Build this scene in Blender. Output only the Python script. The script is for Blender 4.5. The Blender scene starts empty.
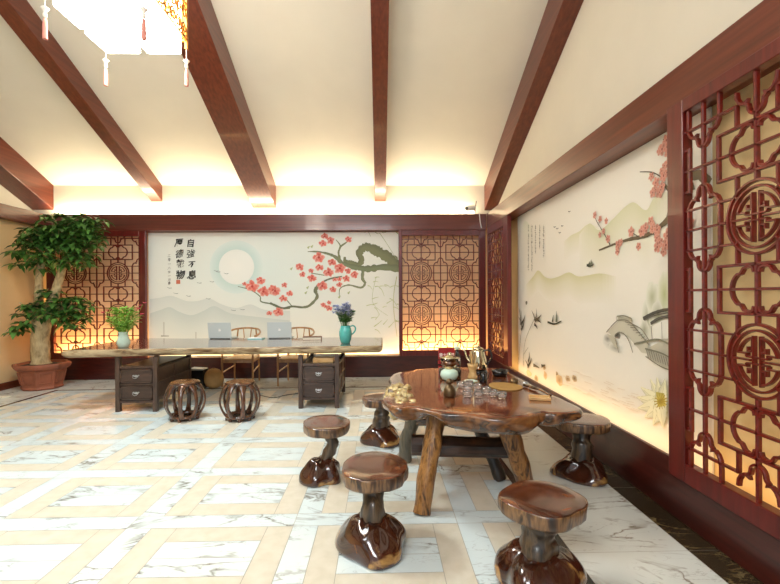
import bpy, bmesh, math, random
from mathutils import Vector, Matrix, noise
random.seed(7)
SC = bpy.context.scene
COL = SC.collection
PI = math.pi
def srgb(h, a=1.0):
    h = h.lstrip('#'); v = [int(h[i:i+2], 16)/255 for i in (0, 2, 4)]
    return tuple((c/12.92 if c <= .04045 else ((c+.055)/1.055)**2.4) for c in v) + (a,)

# ---------------------------------------------------------------- camera, world, lights, exposure
cam_d = bpy.data.cameras.new('camera'); cam = bpy.data.objects.new('camera', cam_d); COL.objects.link(cam)
cam_d.sensor_width = 36; cam_d.lens = 440/780*36; cam_d.clip_start = .02; cam_d.clip_end = 100
cam_d.shift_y = 4/780
cam.matrix_world = (Matrix.Translation((0, 0, 1.42)) @ Matrix.Rotation(-.0227, 4, 'Z') @ Matrix.Rotation(PI/2, 4, 'X') @ Matrix.Rotation(-.0055, 4, 'Z'))
SC.camera = cam
SC.view_settings.view_transform = 'Standard'; SC.view_settings.look = 'None'; SC.view_settings.gamma = 1
SC.view_settings.use_curve_mapping = False
SC.view_settings.exposure = 0.68
w = bpy.data.worlds.new('world'); SC.world = w; w.use_nodes = True
w.node_tree.nodes['Background'].inputs[0].default_value = (.88, .97, 1.0, 1); w.node_tree.nodes['Background'].inputs[1].default_value = .5

def area(name, loc, size, power, color, direction=(0, 0, -1), spread=PI):
    d = bpy.data.lights.new(name, 'AREA'); d.shape = 'RECTANGLE'; d.size = size[0]; d.size_y = size[1]
    d.energy = power; d.color = color; d.spread = spread
    o = bpy.data.objects.new(name, d); COL.objects.link(o); o.location = loc
    dv = Vector(direction).normalized()
    z = -dv; x = Vector((1, 0, 0)) if abs(z.x) < .9 else Vector((0, 1, 0))
    if size[1] > size[0]*4 and abs(dv.x) < .99 : x = Vector((1, 0, 0))
    x = (x - z*x.dot(z)).normalized(); y = z.cross(x)
    o.matrix_world = Matrix((x, y, z)).transposed().to_4x4(); o.matrix_world.translation = Vector(loc)
    return o
WARM = (1.0, .84, .58); WARM2 = (1.0, .60, .24)
area('cove_light', (-2.05, 7.93, 2.875), (7.5, .04), 72, WARM, (0, -.15, 1))
area('mural_strip_light_back', (-1.85, 7.80, .385), (4.2, .03), 8, WARM2, (0, .25, 1))
area('screen_strip_light_back', (1.07, 7.80, .385), (1.4, .03), 15, WARM2, (0, .25, 1))
area('screen_strip_light_left', (-4.9, 7.80, .385), (1.4, .03), 16, WARM2, (0, .25, 1))
area('mural_strip_light_right', (1.95, 4.4, .25), (.03, 6.0), 7, WARM2, (.15, 0, 1))
area('added_key_light', (-2.7, 4.0, 4.55), (.5, .4), 54, (.78, .95, 1.0), (.05, .1, -1), 2.4)  # unseen key light, added to brighten the middle of the floor
area('added_fill_rear', (-2.6, .2, 4.3), (1.6, 1.0), 32, (.86, .96, 1.0), (-.05, .35, -1), 2.3)  # extra cool fill, added high on the left for the near floor
area('added_fill_front', (-.6, -1.2, 3.6), (2.0, 1.0), 75, (.94, .98, 1.0), (.1, .8, -.35))  # fill light added behind the camera to lift the murals

# ---------------------------------------------------------------- materials
def newmat(name):
    m = bpy.data.materials.new(name); m.use_nodes = True
    nt = m.node_tree; b = nt.nodes['Principled BSDF']
    return m, nt, b
def plain(name, col, rough=.5, metal=0, coat=0, noise_amt=.0, nscale=8, emit=None, estr=0, trans=0, ior=1.45, bump=0, bscale=40):
    m, nt, b = newmat(name); c = srgb(col) if isinstance(col, str) else col
    b.inputs['Base Color'].default_value = c; b.inputs['Roughness'].default_value = rough
    b.inputs['Metallic'].default_value = metal; b.inputs['Coat Weight'].default_value = coat; b.inputs['IOR'].default_value = ior
    b.inputs['Transmission Weight'].default_value = trans
    tc = None
    if noise_amt or bump:
        tc = nt.nodes.new('ShaderNodeTexCoord')
    if noise_amt:
        n = nt.nodes.new('ShaderNodeTexNoise'); n.inputs['Scale'].default_value = nscale; n.inputs['Detail'].default_value = 4
        nt.links.new(tc.outputs['Object'], n.inputs['Vector'])
        r = nt.nodes.new('ShaderNodeValToRGB'); r.color_ramp.elements[0].position = .3; r.color_ramp.elements[1].position = .7
        r.color_ramp.elements[0].color = tuple(x*(1-noise_amt) for x in c[:3]) + (1,)
        r.color_ramp.elements[1].color = tuple(min(1, x*(1+noise_amt*.6)) for x in c[:3]) + (1,)
        nt.links.new(n.outputs['Fac'], r.inputs[0]); nt.links.new(r.outputs[0], b.inputs['Base Color'])
    if bump:
        n2 = nt.nodes.new('ShaderNodeTexNoise'); n2.inputs['Scale'].default_value = bscale; n2.inputs['Detail'].default_value = 5
        nt.links.new(tc.outputs['Object'], n2.inputs['Vector'])
        bp = nt.nodes.new('ShaderNodeBump'); bp.inputs['Strength'].default_value = bump; bp.inputs['Distance'].default_value = .01
        nt.links.new(n2.outputs['Fac'], bp.inputs['Height']); nt.links.new(bp.outputs[0], b.inputs['Normal'])
    if emit:
        b.inputs['Emission Color'].default_value = srgb(emit) if isinstance(emit, str) else emit; b.inputs['Emission Strength'].default_value = estr
    return m
def wood(name, cols, rough=.4, scale=(1, 12, 12), nscale=3, coat=0, distort=.6, bump=.15, pos=None, rings=0, detail=6):
    """streaky wood: noise stretched along the axis with the smallest scale"""
    m, nt, b = newmat(name)
    tc = nt.nodes.new('ShaderNodeTexCoord'); mp = nt.nodes.new('ShaderNodeMapping'); mp.inputs['Scale'].default_value = scale
    nt.links.new(tc.outputs['Object'], mp.inputs[0])
    n = nt.nodes.new('ShaderNodeTexNoise'); n.inputs['Scale'].default_value = nscale; n.inputs['Detail'].default_value = detail
    n.inputs['Distortion'].default_value = distort; nt.links.new(mp.outputs[0], n.inputs['Vector'])
    fac = n.outputs['Fac']
    if rings:
        wv = nt.nodes.new('ShaderNodeTexWave'); wv.wave_type = 'RINGS'; wv.rings_direction = 'Z'; wv.inputs['Scale'].default_value = rings
        wv.inputs['Distortion'].default_value = 5; wv.inputs['Detail'].default_value = 3; wv.inputs['Detail Scale'].default_value = 1.2
        nt.links.new(tc.outputs['Object'], wv.inputs['Vector'])
        mx = nt.nodes.new('ShaderNodeMix'); mx.data_type = 'FLOAT'; mx.inputs[0].default_value = .10
        nt.links.new(n.outputs['Fac'], mx.inputs[2]); nt.links.new(wv.outputs['Fac'], mx.inputs[3]); fac = mx.outputs[0]
    r = nt.nodes.new('ShaderNodeValToRGB'); el = r.color_ramp.elements
    k = len(cols); pos = pos or [.3 + .42*i/(k-1) for i in range(k)]
    while len(el) < k: el.new(.5)
    for i in range(k): el[i].position = pos[i]; el[i].color = srgb(cols[i])
    nt.links.new(fac, r.inputs[0]); nt.links.new(r.outputs[0], b.inputs['Base Color'])
    b.inputs['Roughness'].default_value = rough; b.inputs['Coat Weight'].default_value = coat; b.inputs['Coat Roughness'].default_value = .08
    if bump:
        bp = nt.nodes.new('ShaderNodeBump'); bp.inputs['Strength'].default_value = bump; bp.inputs['Distance'].default_value = .01
        nt.links.new(fac, bp.inputs['Height']); nt.links.new(bp.outputs[0], b.inputs['Normal'])
    return m
M = {}
M['plaster'] = plain('plaster', '#e2dccc', .85, noise_amt=.03, nscale=2)
M['plaster_left'] = plain('plaster_left', '#e6c592', .8, noise_amt=.05, nscale=2)
M['peach_wall'] = plain('peach_wall', '#f3cfa8', .55, noise_amt=.05, nscale=3)
M['gold_wall'] = plain('gold_wall', '#e3c993', .55, noise_amt=.05, nscale=3)
M['mahogany'] = wood('mahogany', ['#4f1d12', '#622618', '#70301e'], .32, (.4, 16, 16), 2, coat=.25, bump=.02, distort=.1)
M['mahogany_y'] = wood('mahogany_y', ['#54210f', '#652a16', '#74351d'], .34, (16, .4, 16), 2, coat=.2, bump=.02, distort=.1)
M['red_wood'] = wood('red_wood', ['#4f110b', '#601610', '#6c1a13'], .34, (9, 9, .8), 3, coat=.25, bump=.03)
M['lattice_red'] = wood('lattice_red', ['#54110a', '#6c190f', '#7d2014'], .3, (6, 6, 6), 4, coat=.35, bump=.0)
M['dado'] = wood('dado', ['#33100c', '#431711', '#4e1d15'], .3, (1.5, .6, 9), 3, coat=.25, bump=.03)
M['dark_line'] = plain('dark_line', '#2a201a', .2, noise_amt=.3, nscale=20)
M['bark_edge'] = wood('bark_edge', ['#2a1a10', '#5a3a22', '#8a6238', '#3a2618'], .3, (14, 14, 2.5), 1.6, coat=.5, bump=.5)
M['slab_edge'] = wood('slab_edge', ['#54391f', '#8f7350', '#b59f7c', '#7a5a38'], .4, (1.6, 2, 7), 2.8, coat=.2, bump=.4)
M['desk_top'] = wood('desk_top', ['#5f4034', '#7b5645', '#8f6a56'], .12, (1, 9, 9), 1.6, coat=.8, bump=0)
M['desk_wood'] = wood('desk_wood', ['#2f1d15', '#443026', '#553a2e'], .38, (7, 7, 1.2), 4, coat=.2, bump=.08)
M['desk_panel'] = wood('desk_panel', ['#2e1c15', '#3e291f', '#4d352a'], .4, (1.2, 7, 7), 4, coat=.2, bump=.08)
M['stump_top'] = wood('stump_top', ['#2e130a', '#4f2413', '#66341f', '#85502f'], .22, (1, 1.6, 1), 6.5, coat=.7, bump=.03, rings=5)
M['stump_bark'] = wood('stump_bark', ['#1f150f', '#4a3020', '#8a6540', '#33231a'], .35, (16, 16, 2), 1.8, coat=.4, bump=.5)
M['stump_stem'] = wood('stump_stem', ['#15110d', '#3a2c20', '#5f4a34', '#2a221b'], .35, (12, 12, 1.6), 2, coat=.4, bump=.5)
M['stump_root'] = wood('stump_root', ['#150a06', '#38180c', '#4a2211', '#b3874c', '#3a1a0d'], .16, (1.5, 1.5, 1.5), 3.0, coat=.9, bump=.15, pos=[.3, .44, .57, .63, .72])
M['tea_top'] = wood('tea_top', ['#3f1c10', '#6e3820', '#884b29', '#b37640'], .16, (1.2, 1, 1), 2.6, coat=.9, bump=.03, distort=2.2, rings=1.6)
M['tea_edge'] = wood('tea_edge', ['#1c120c', '#4d2e1a', '#86542c', '#38251a', '#a8743f'], .25, (3, 3, 5), 2.2, coat=.6, bump=.6, pos=[.3, .42, .54, .64, .78])
M['log_amber'] = wood('log_amber', ['#3a2412', '#845628', '#ab7840', '#5a3a1e'], .35, (16, 16, 2.4), 2.2, coat=.4, bump=.9, pos=[.32, .45, .55, .68])
M['log_grey'] = wood('log_grey', ['#2c2822', '#5a5345', '#6f6552', '#3f3a31'], .45, (14, 14, 1.8), 1.6, coat=.2, bump=.5)
M['log_dark'] = wood('log_dark', ['#0f0c0a', '#241a13', '#3a2a1d'], .4, (14, 14, 1.8), 1.6, coat=.3, bump=.4)
M['burl'] = wood('burl', ['#5a4a2e', '#b59a62', '#ddc795', '#8c7748'], .4, (9, 9, 9), 2.2, coat=.4, bump=.6)
M['trunk'] = wood('trunk', ['#8f7a55', '#b8a077', '#cbb58a'], .8, (7, 7, 3), 3, bump=.5)
M['terracotta'] = plain('terracotta', '#94553c', .6, noise_amt=.22, nscale=7, bump=.15)
M['soil'] = plain('soil', '#3a2a1e', .95, noise_amt=.4, nscale=30, bump=.8)
M['drum_wood'] = wood('drum_wood', ['#2e170b', '#4f2c18', '#6b4026'], .2, (5, 5, 2), 3, coat=.7, bump=.05)
M['drum_top'] = wood('drum_top', ['#7a4420', '#a5662f', '#bf7f42'], .22, (1, 6, 1), 3, coat=.6, bump=.03)
M['chair_wood'] = wood('chair_wood', ['#94683a', '#b58450', '#c4955f'], .35, (6, 6, 1.5), 3, coat=.3, bump=.03)
M['silver'] = plain('silver', '#c9ccd0', .28, 1)
M['laptop_lid'] = plain('laptop_lid', '#c6d0d0', .4, .15)
M['black'] = plain('black', '#121110', .35)
M['blackgloss'] = plain('blackgloss', '#0d0c0c', .1, coat=.5)
M['white'] = plain('white', '#ececea', .5)
M['brass'] = plain('brass', '#c9b98a', .3, 1)
M['gold'] = plain('gold', '#b0742c', .35, .6)
M['turquoise'] = plain('turquoise', '#4fb0a9', .25, coat=.5, noise_amt=.12, nscale=14)
M['celadon'] = plain('celadon', '#c3dccb', .2, coat=.6)
M['vase_pale'] = plain('vase_pale', '#b9cfc0', .25, coat=.5, noise_amt=.08, nscale=18)
M['bronze'] = plain('bronze', '#6b553a', .35, .7, noise_amt=.3, nscale=30)
M['steel'] = plain('steel', '#d5c8a8', .12, 1)
M['glass'] = plain('glass', '#ffffff', .03, trans=1, ior=1.25)
M['cup_glass'] = plain('cup_glass', '#ffffff', .05, trans=.94, ior=1.28, coat=.6)
M['beam_dark'] = wood('beam_dark', ['#1c120c', '#3d2618', '#5a3a24'], .4, (1.5, 9, 9), 3, coat=.3, bump=.2)
M['amber'] = plain('amber', '#7a3a12', .1, coat=.5)
M['lightwood'] = wood('lightwood', ['#b98b52', '#d3a96e', '#dfbd87'], .4, (3, 9, 9), 3, bump=.03)
M['tan_mat'] = plain('tan_mat', '#ad8446', .5, noise_amt=.15, nscale=30)
M['sign_red'] = plain('sign_red', '#9c1f26', .35)
M['print_white'] = plain('print_white', '#f4e3dc', .5)
M['ink'] = plain('ink', '#15130f', .6)
M['seal_red'] = plain('seal_red', '#c05a40', .6)
M['paper_cream'] = plain('paper_cream', '#e9e2cf', .7)
M['tan_fabric'] = plain('tan_fabric', '#c49a63', .8, noise_amt=.12, nscale=12)
M['book_brown'] = plain('book_brown', '#7a5238', .6)
M['teal_paper'] = plain('teal_paper', '#8fc4c4', .6)
M['petal_blue'] = plain('petal_blue', '#9aa6cf', .6, noise_amt=.25, nscale=30)
M['petal_white'] = plain('petal_white', '#e6e6ee', .6)
M['petal_pink'] = plain('petal_pink', '#d8566a', .6)
M['tassel_pink'] = plain('tassel_pink', '#d88a7a', .7)
M['tassel_white'] = plain('tassel_white', '#f0e2d2', .6)
M['moss'] = plain('moss', '#4a5a2a', .95, noise_amt=.4, nscale=30)
M['grout'] = plain('grout', '#a79f90', .8)
M['lamp_glow'] = plain('lamp_glow', '#fff6e6', .4, emit=(1.0, .95, .86, 1), estr=18)

def leafmat(name, c1, c2, rough=.45):
    m, nt, b = newmat(name)
    g = nt.nodes.new('ShaderNodeNewGeometry'); r = nt.nodes.new('ShaderNodeValToRGB')
    r.color_ramp.elements[0].color = srgb(c1); r.color_ramp.elements[1].color = srgb(c2)
    nt.links.new(g.outputs['Random Per Island'], r.inputs[0]); nt.links.new(r.outputs[0], b.inputs['Base Color'])
    b.inputs['Roughness'].default_value = rough
    return m
M['leaf'] = leafmat('leaf', '#28501c', '#6a9a46', .38)
M['leaf_light'] = leafmat('leaf_light', '#5c9a2c', '#a6cf5e')
M['leaf_mid'] = leafmat('leaf_mid', '#2f5a1e', '#5c9440')

def marble(name, base, vein, rough=.22, vscale=2.2, dark=False):
    m, nt, b = newmat(name)
    tc = nt.nodes.new('ShaderNodeTexCoord')
    at = nt.nodes.new('ShaderNodeAttribute'); at.attribute_name = 'tile'
    sc = nt.nodes.new('ShaderNodeVectorMath'); sc.operation = 'MULTIPLY_ADD'; sc.inputs[1].default_value = (20, 20, 20)
    nt.links.new(at.outputs['Color'], sc.inputs[0]); nt.links.new(tc.outputs['Object'], sc.inputs[2])
    def veins(scale, thr, dist):
        mp = nt.nodes.new('ShaderNodeMapping'); mp.inputs['Rotation'].default_value = (0, 0, .9); mp.inputs['Scale'].default_value = (1.0, 2.4, 1)
        nt.links.new(sc.outputs[0], mp.inputs[0])
        n = nt.nodes.new('ShaderNodeTexNoise'); n.inputs['Scale'].default_value = scale; n.inputs['Detail'].default_value = 4; n.inputs['Distortion'].default_value = dist
        n.inputs['Roughness'].default_value = .55
        nt.links.new(mp.outputs[0], n.inputs['Vector'])
        s = nt.nodes.new('ShaderNodeMath'); s.operation = 'SUBTRACT'; s.inputs[1].default_value = .5; nt.links.new(n.outputs['Fac'], s.inputs[0])
        a = nt.nodes.new('ShaderNodeMath'); a.operation = 'ABSOLUTE'; nt.links.new(s.outputs[0], a.inputs[0])
        mr = nt.nodes.new('ShaderNodeMapRange'); mr.inputs['From Min'].default_value = 0; mr.inputs['From Max'].default_value = thr
        mr.inputs['To Min'].default_value = 1; mr.inputs['To Max'].default_value = 0; nt.links.new(a.outputs[0], mr.inputs['Value'])
        return mr.outputs[0]
    v1 = veins(vscale*.8, .030, .9); v2 = veins(vscale*2.3, .014, .5)
    msk = nt.nodes.new('ShaderNodeTexNoise'); msk.inputs['Scale'].default_value = 3.1; nt.links.new(sc.outputs[0], msk.inputs['Vector'])
    mk = nt.nodes.new('ShaderNodeMapRange'); mk.inputs['From Min'].default_value = .42; mk.inputs['From Max'].default_value = .62; nt.links.new(msk.outputs['Fac'], mk.inputs['Value'])
    ad = nt.nodes.new('ShaderNodeMath'); ad.operation = 'MULTIPLY_ADD'; ad.inputs[1].default_value = .45; nt.links.new(v2, ad.inputs[0]); nt.links.new(v1, ad.inputs[2])
    mm = nt.nodes.new('ShaderNodeMath'); mm.operation = 'MULTIPLY'; mm.use_clamp = True; nt.links.new(ad.outputs[0], mm.inputs[0]); nt.links.new(mk.outputs[0], mm.inputs[1])
    mx = nt.nodes.new('ShaderNodeMix'); mx.data_type = 'RGBA'; mx.inputs[6].default_value = srgb(base); mx.inputs[7].default_value = srgb(vein)
    nt.links.new(mm.outputs[0], mx.inputs[0]); nt.links.new(mx.outputs[2], b.inputs['Base Color'])
    b.inputs['Roughness'].default_value = rough
    return m
M['marble'] = marble('marble', '#d9e3e3', '#7f7a70')
M['marble_warm'] = marble('marble_warm', '#dfe0d8', '#857562')
M['marble_dark'] = marble('marble_dark', '#352a1c', '#8a7650', .2, 4)
M['beige_tile'] = wood('beige_tile', ['#cfc6b2', '#d6cdbb', '#dbd3c3'], .4, (2, 2, 1), 6, bump=0, distort=.2)

def paint_mat(name, rough=.55):
    m, nt, b = newmat(name)
    a = nt.nodes.new('ShaderNodeAttribute'); a.attribute_name = 'Col'
    nt.links.new(a.outputs['Color'], b.inputs['Base Color']); b.inputs['Roughness'].default_value = rough
    return m
M['painting'] = paint_mat('painting')

# ---------------------------------------------------------------- mesh helpers
class MB:
    def __init__(s): s.v = []; s.f = []; s.m = []; s.s = []
    def add(s, vs, fs, mi=0, smooth=False):
        o = len(s.v); s.v += [tuple(v) for v in vs]
        for f in fs: s.f.append(tuple(o+i for i in f)); s.m.append(mi); s.s.append(smooth)
    def box(s, x0, x1, y0, y1, z0, z1, mi=0, mat=None):
        vs = [Vector((x, y, z)) for z in (z0, z1) for y in (y0, y1) for x in (x0, x1)]
        if mat is not None: vs = [mat @ v for v in vs]
        s.add(vs, [(0, 2, 3, 1), (4, 5, 7, 6), (0, 1, 5, 4), (2, 6, 7, 3), (0, 4, 6, 2), (1, 3, 7, 5)], mi); return s
    def bar(s, p0, p1, w, d, mi=0, up=(0, 0, 1)):
        p0 = Vector(p0); p1 = Vector(p1); t = (p1-p0).normalized(); u = Vector(up)
        if abs(t.dot(u)) > .95: u = Vector((0, 1, 0))
        a = t.cross(u).normalized(); b = a.cross(t).normalized()
        vs = [p + a*i*w/2 + b*j*d/2 for p in (p0, p1) for i, j in ((-1, -1), (1, -1), (1, 1), (-1, 1))]
        s.add(vs, [(0, 1, 2, 3), (7, 6, 5, 4), (0, 4, 5, 1), (1, 5, 6, 2), (2, 6, 7, 3), (3, 7, 4, 0)], mi); return s
    def tube(s, pts, rad, n=12, mi=0, cap=True, closed=False, smooth=True, jit=0, flat=1.0, seed=0, up=None):
        pts = [Vector(p) for p in pts]; k = len(pts)
        if not isinstance(rad, (list, tuple)): rad = [rad]*k
        vs = []; fs = []; prev = None
        for i, p in enumerate(pts):
            if closed: t = pts[(i+1) % k]-pts[i-1]
            else: t = pts[min(i+1, k-1)]-pts[max(i-1, 0)]
            t.normalize()
            if prev is None:
                u = Vector(up) if up else (Vector((0, 0, 1)) if abs(t.z) < .9 else Vector((1, 0, 0)))
                a = (u - t*u.dot(t)).normalized()
            else: a = (prev - t*prev.dot(t)).normalized()
            prev = a; b = t.cross(a)
            for j in range(n):
                an = 2*PI*j/n; r = rad[i]
                if jit: r *= 1 + jit*noise.noise(Vector((math.cos(an)*1.6+seed, math.sin(an)*1.6, i*.45+seed*3)))
                vs.append(p + a*math.cos(an)*r + b*math.sin(an)*r*flat)
        for i in range(k if closed else k-1):
            for j in range(n):
                i2 = (i+1) % k
                fs.append((i*n+j, i*n+(j+1) % n, i2*n+(j+1) % n, i2*n+j))
        s.add(vs, fs, mi, smooth)
        if cap and not closed:
            s.add(vs[:n], [tuple(range(n))[::-1]], mi); s.add(vs[-n:], [tuple(range(n))], mi)
        return s
    def lathe(s, prof, c=(0, 0, 0), n=24, mi=0, smooth=True, sx=1, sy=1):
        vs = []; fs = []; k = len(prof)
        for r, z in prof:
            for j in range(n):
                a = 2*PI*j/n; vs.append((c[0]+r*math.cos(a)*sx, c[1]+r*math.sin(a)*sy, c[2]+z))
        for i in range(k-1):
            for j in range(n): fs.append((i*n+j, i*n+(j+1) % n, (i+1)*n+(j+1) % n, (i+1)*n+j))
        s.add(vs, fs, mi, smooth)
        if prof[0][0] > 1e-4: s.add(vs[:n], [tuple(range(n))[::-1]], mi)
        if prof[-1][0] > 1e-4: s.add(vs[-n:], [tuple(range(n))], mi)
        return s
    def prism(s, poly, z0, z1, mi=0, fn=None):
        n = len(poly); f = fn or (lambda a, b, c: (a, b, c))
        vs = [f(a, b, z0) for a, b in poly] + [f(a, b, z1) for a, b in poly]
        s.add(vs, [tuple(range(n))[::-1], tuple(range(n, 2*n))] + [(i, (i+1) % n, n+(i+1) % n, n+i) for i in range(n)], mi); return s
    def build(s, name, mats, parent=None, bevel=0, weld=False):
        me = bpy.data.meshes.new(name); me.from_pydata(s.v, [], s.f)
        if not isinstance(mats, (list, tuple)): mats = [mats]
        for m in mats: me.materials.append(M[m] if isinstance(m, str) else m)
        me.polygons.foreach_set('material_index', s.m); me.polygons.foreach_set('use_smooth', s.s)
        bm = bmesh.new(); bm.from_mesh(me)
        if weld: bmesh.ops.remove_doubles(bm, verts=bm.verts, dist=1e-5)
        bmesh.ops.recalc_face_normals(bm, faces=bm.faces); bm.to_mesh(me); bm.free()
        me.update()
        o = bpy.data.objects.new(name, me); COL.objects.link(o)
        if parent: o.parent = parent
        if bevel:
            b = o.modifiers.new('bevel', 'BEVEL'); b.width = bevel; b.segments = 2; b.limit_method = 'ANGLE'
        return o
def tag(o, label, cat, group=None):
    o['label'] = label; o['category'] = cat
    if group: o['group'] = group
    return o
def thing(name, label, cat, loc=(0, 0, 0), rz=0, group=None):
    o = bpy.data.objects.new(name, None); COL.objects.link(o); o.location = loc; o.rotation_euler = (0, 0, rz)
    o.empty_display_size = .1
    return tag(o, label, cat, group)
def struct(o): o['kind'] = 'structure'; return o
def stuff(o): o['kind'] = 'stuff'; return o
def copy_tree(o, parent=None):
    c = o.copy(); COL.objects.link(c); c.parent = parent
    for ch in list(o.children): copy_tree(ch, c)
    return c
def catmull(pts, per=6, closed=False):
    P = [Vector(p) for p in pts]; n = len(P); out = []
    rng = range(n) if closed else range(n-1)
    for i in rng:
        if closed: a, b, c, d = P[i-1], P[i], P[(i+1) % n], P[(i+2) % n]
        else: a, b, c, d = P[max(i-1, 0)], P[i], P[i+1], P[min(i+2, n-1)]
        for k in range(per):
            t = k/per
            out.append(.5*((2*b)+(c-a)*t+(2*a-5*b+4*c-d)*t*t+(3*b-a-3*c+d)*t*t*t))
    if not closed: out.append(P[-1])
    return out

# ---------------------------------------------------------------- structure
XR, XL, YB = 1.87, -5.82, 7.72
def floor():
    mb = MB(); tiles = []
    mb.box(-6.4, 2.4, -3.2, 8.2, -.08, -.002, 3)
    def tile(x0, x1, y0, y1, mi):
        g = .0016
        x0 += g; x1 -= g; y0 += g; y1 -= g
        if x1-x0 < .004 or y1-y0 < .004: return
        mb.add([(x0, y0, 0), (x1, y0, 0), (x1, y1, 0), (x0, y1, 0)], [(0, 1, 2, 3)], mi)
    # border: dark strip at right wall, marble band, dark line
    for k in range(14):
        y0 = -3.2 + k*.8; y1 = min(y0+.8, YB)
        if y0 < YB: tile(1.70, XR+.02, y0, y1, 2); tile(1.05, 1.70, y0, y1, 4)
        y1 = min(y0+.8, 6.9)
        if y0 < 6.9: tile(-5.84, -5.0, y0, y1, 4); tile(-5.0, -4.94, y0, y1, 5); tile(.99, 1.05, y0, y1, 5)
    for k in range(9):
        x0 = -5.84 + k*.8; x1 = min(x0+.8, 1.05)
        if x0 < 1.05: tile(x0, x1, 6.9, YB+.02, 4)
    tile(-4.94, 1.05, 6.855, 6.9, 5)
    T = .155; PX, PY = 1.02, .79
    X0, X1, Y0, Y1 = -4.94, .99, -3.2, 6.855
    def ct(x0, x1, y0, y1, mi):
        a, b, c, d = max(x0, X0), min(x1, X1), max(y0, Y0), min(y1, Y1)
        if b-a > .01 and d-c > .01: tile(a, b, c, d, mi)
    for i in range(-6, 3):
        for j in range(-8, 7):
            bx = -.545 + i*PX; by = 2.735 + j*PY
            ix0, ix1, iy0, iy1 = bx+T, bx+PX, by+T, by+PY
            ct(bx, ix0, iy0, iy1, 0)                 # marble band along y
            ct(bx, bx+PX, by, iy0, 0)                # marble band along x
            ct(ix0, ix0+T, iy0, iy1, 1); ct(ix1-T, ix1, iy0, iy1, 1)
            ct(ix0+T, ix1-T, iy0, iy0+T, 1); ct(ix0+T, ix1-T, iy1-T, iy1, 1)
            ym = (iy0+iy1)/2
            ct(ix0+T, ix1-T, iy0+T, ym, 0); ct(ix0+T, ix1-T, ym, iy1-T, 0)
    o = mb.build('floor', ['marble', 'beige_tile', 'marble_dark', 'grout', 'marble_warm', 'dark_line'])
    ca = o.data.color_attributes.new('tile', 'FLOAT_COLOR', 'CORNER')
    for p in o.data.polygons:
        c = (random.random(), random.random(), random.random(), 1)
        for li in p.loop_indices: ca.data[li].color = c
    return struct(o)
floor()

# back wall: dado, recess wall, head beam, upper wall
mb = MB(); mb.box(-5.9, 2.2, 7.9, 8.05, 0, 2.85, 0); mb.box(-6.3, 2.25, 8.0, 8.12, 2.80, 3.46, 1)
struct(mb.build('wall_back', ['peach_wall', 'plaster']))
mb = MB(); mb.box(-5.84, XR+.01, YB, 7.9, 0, .37)
struct(mb.build('baseboard_back', ['dado'], bevel=.006))
mb = MB(); mb.box(-5.84, XR, 7.67, 8.0, 2.57, 2.85)
struct(mb.build('trim_1', ['mahogany'], bevel=.006))
# right wall
mb = MB(); mb.box(2.09, 2.3, -3.0, 7.98, 0, 2.86, 0); mb.box(2.13, 2.3, -3.0, 8.0, 2.86, 5.9, 1)
struct(mb.build('wall_right', ['gold_wall', 'plaster']))
mb = MB(); mb.box(XR, XR+.03, -3.0, 7.71, 0, .37); mb.box(XR+.03, 2.09, -3.0, 7.71, 0, .24)
struct(mb.build('baseboard_right', ['dado'], bevel=.006))
mb = MB(); mb.box(XR, 2.13, -3.0, 7.66, 2.60, 2.85)
struct(mb.build('trim_2', ['mahogany_y'], bevel=.006))
# left wall
mb = MB(); mb.box(-6.0, -5.84, -3.0, 7.9, 0, 2.64, 0); mb.box(-6.35, -6.2, -3.0, 8.0, 2.6, 5.9, 1)
struct(mb.build('wall_left', ['plaster_left', 'plaster']))
mb = MB(); mb.box(-5.84, -5.81, -3.0, 7.71, 0, .11)
struct(mb.build('baseboard_left', ['mahogany_y']))
mb = MB(); mb.box(-6.2, -5.70, -3.0, 7.66, 2.64, 2.85)
struct(mb.build('trim_3', ['mahogany_y'], bevel=.006))
# gabled ceiling
RY, SL = 2.5, .43
def cz(y): return 3.43 + SL*(8.0-y) if y > RY else 3.43 + SL*(8.0-RY) - SL*(RY-y)
mb = MB()
mb.prism([(8.12, cz(8.12)), (RY, cz(RY)), (-3.0, cz(-3.0)), (-3.0, cz(-3.0)+.15), (RY, cz(RY)+.15), (8.12, cz(8.12)+.15)], -6.35, 2.3, 0, lambda a, b, c: (c, a, b))
struct(mb.build('ceiling', ['plaster']))
BEAMS = [(-6.2, -5.82, .44), (-4.10, -3.90, .29), (-2.29, -1.87, .41), (-.085, .115, .29), (1.915, 2.13, .46)]
for i, (x0, x1, d) in enumerate(BEAMS):
    mb = MB()
    mb.prism([(8.0, cz(8.0)), (RY, cz(RY)), (-2.9, cz(-2.9)), (-2.9, cz(-2.9)-d), (RY, cz(RY)-d), (8.0, cz(8.0)-d)], x0, x1, 0, lambda a, b, c: (c, a, b))
    struct(mb.build('trim_%d' % (4+i), ['mahogany_y'], bevel=.008))

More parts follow.
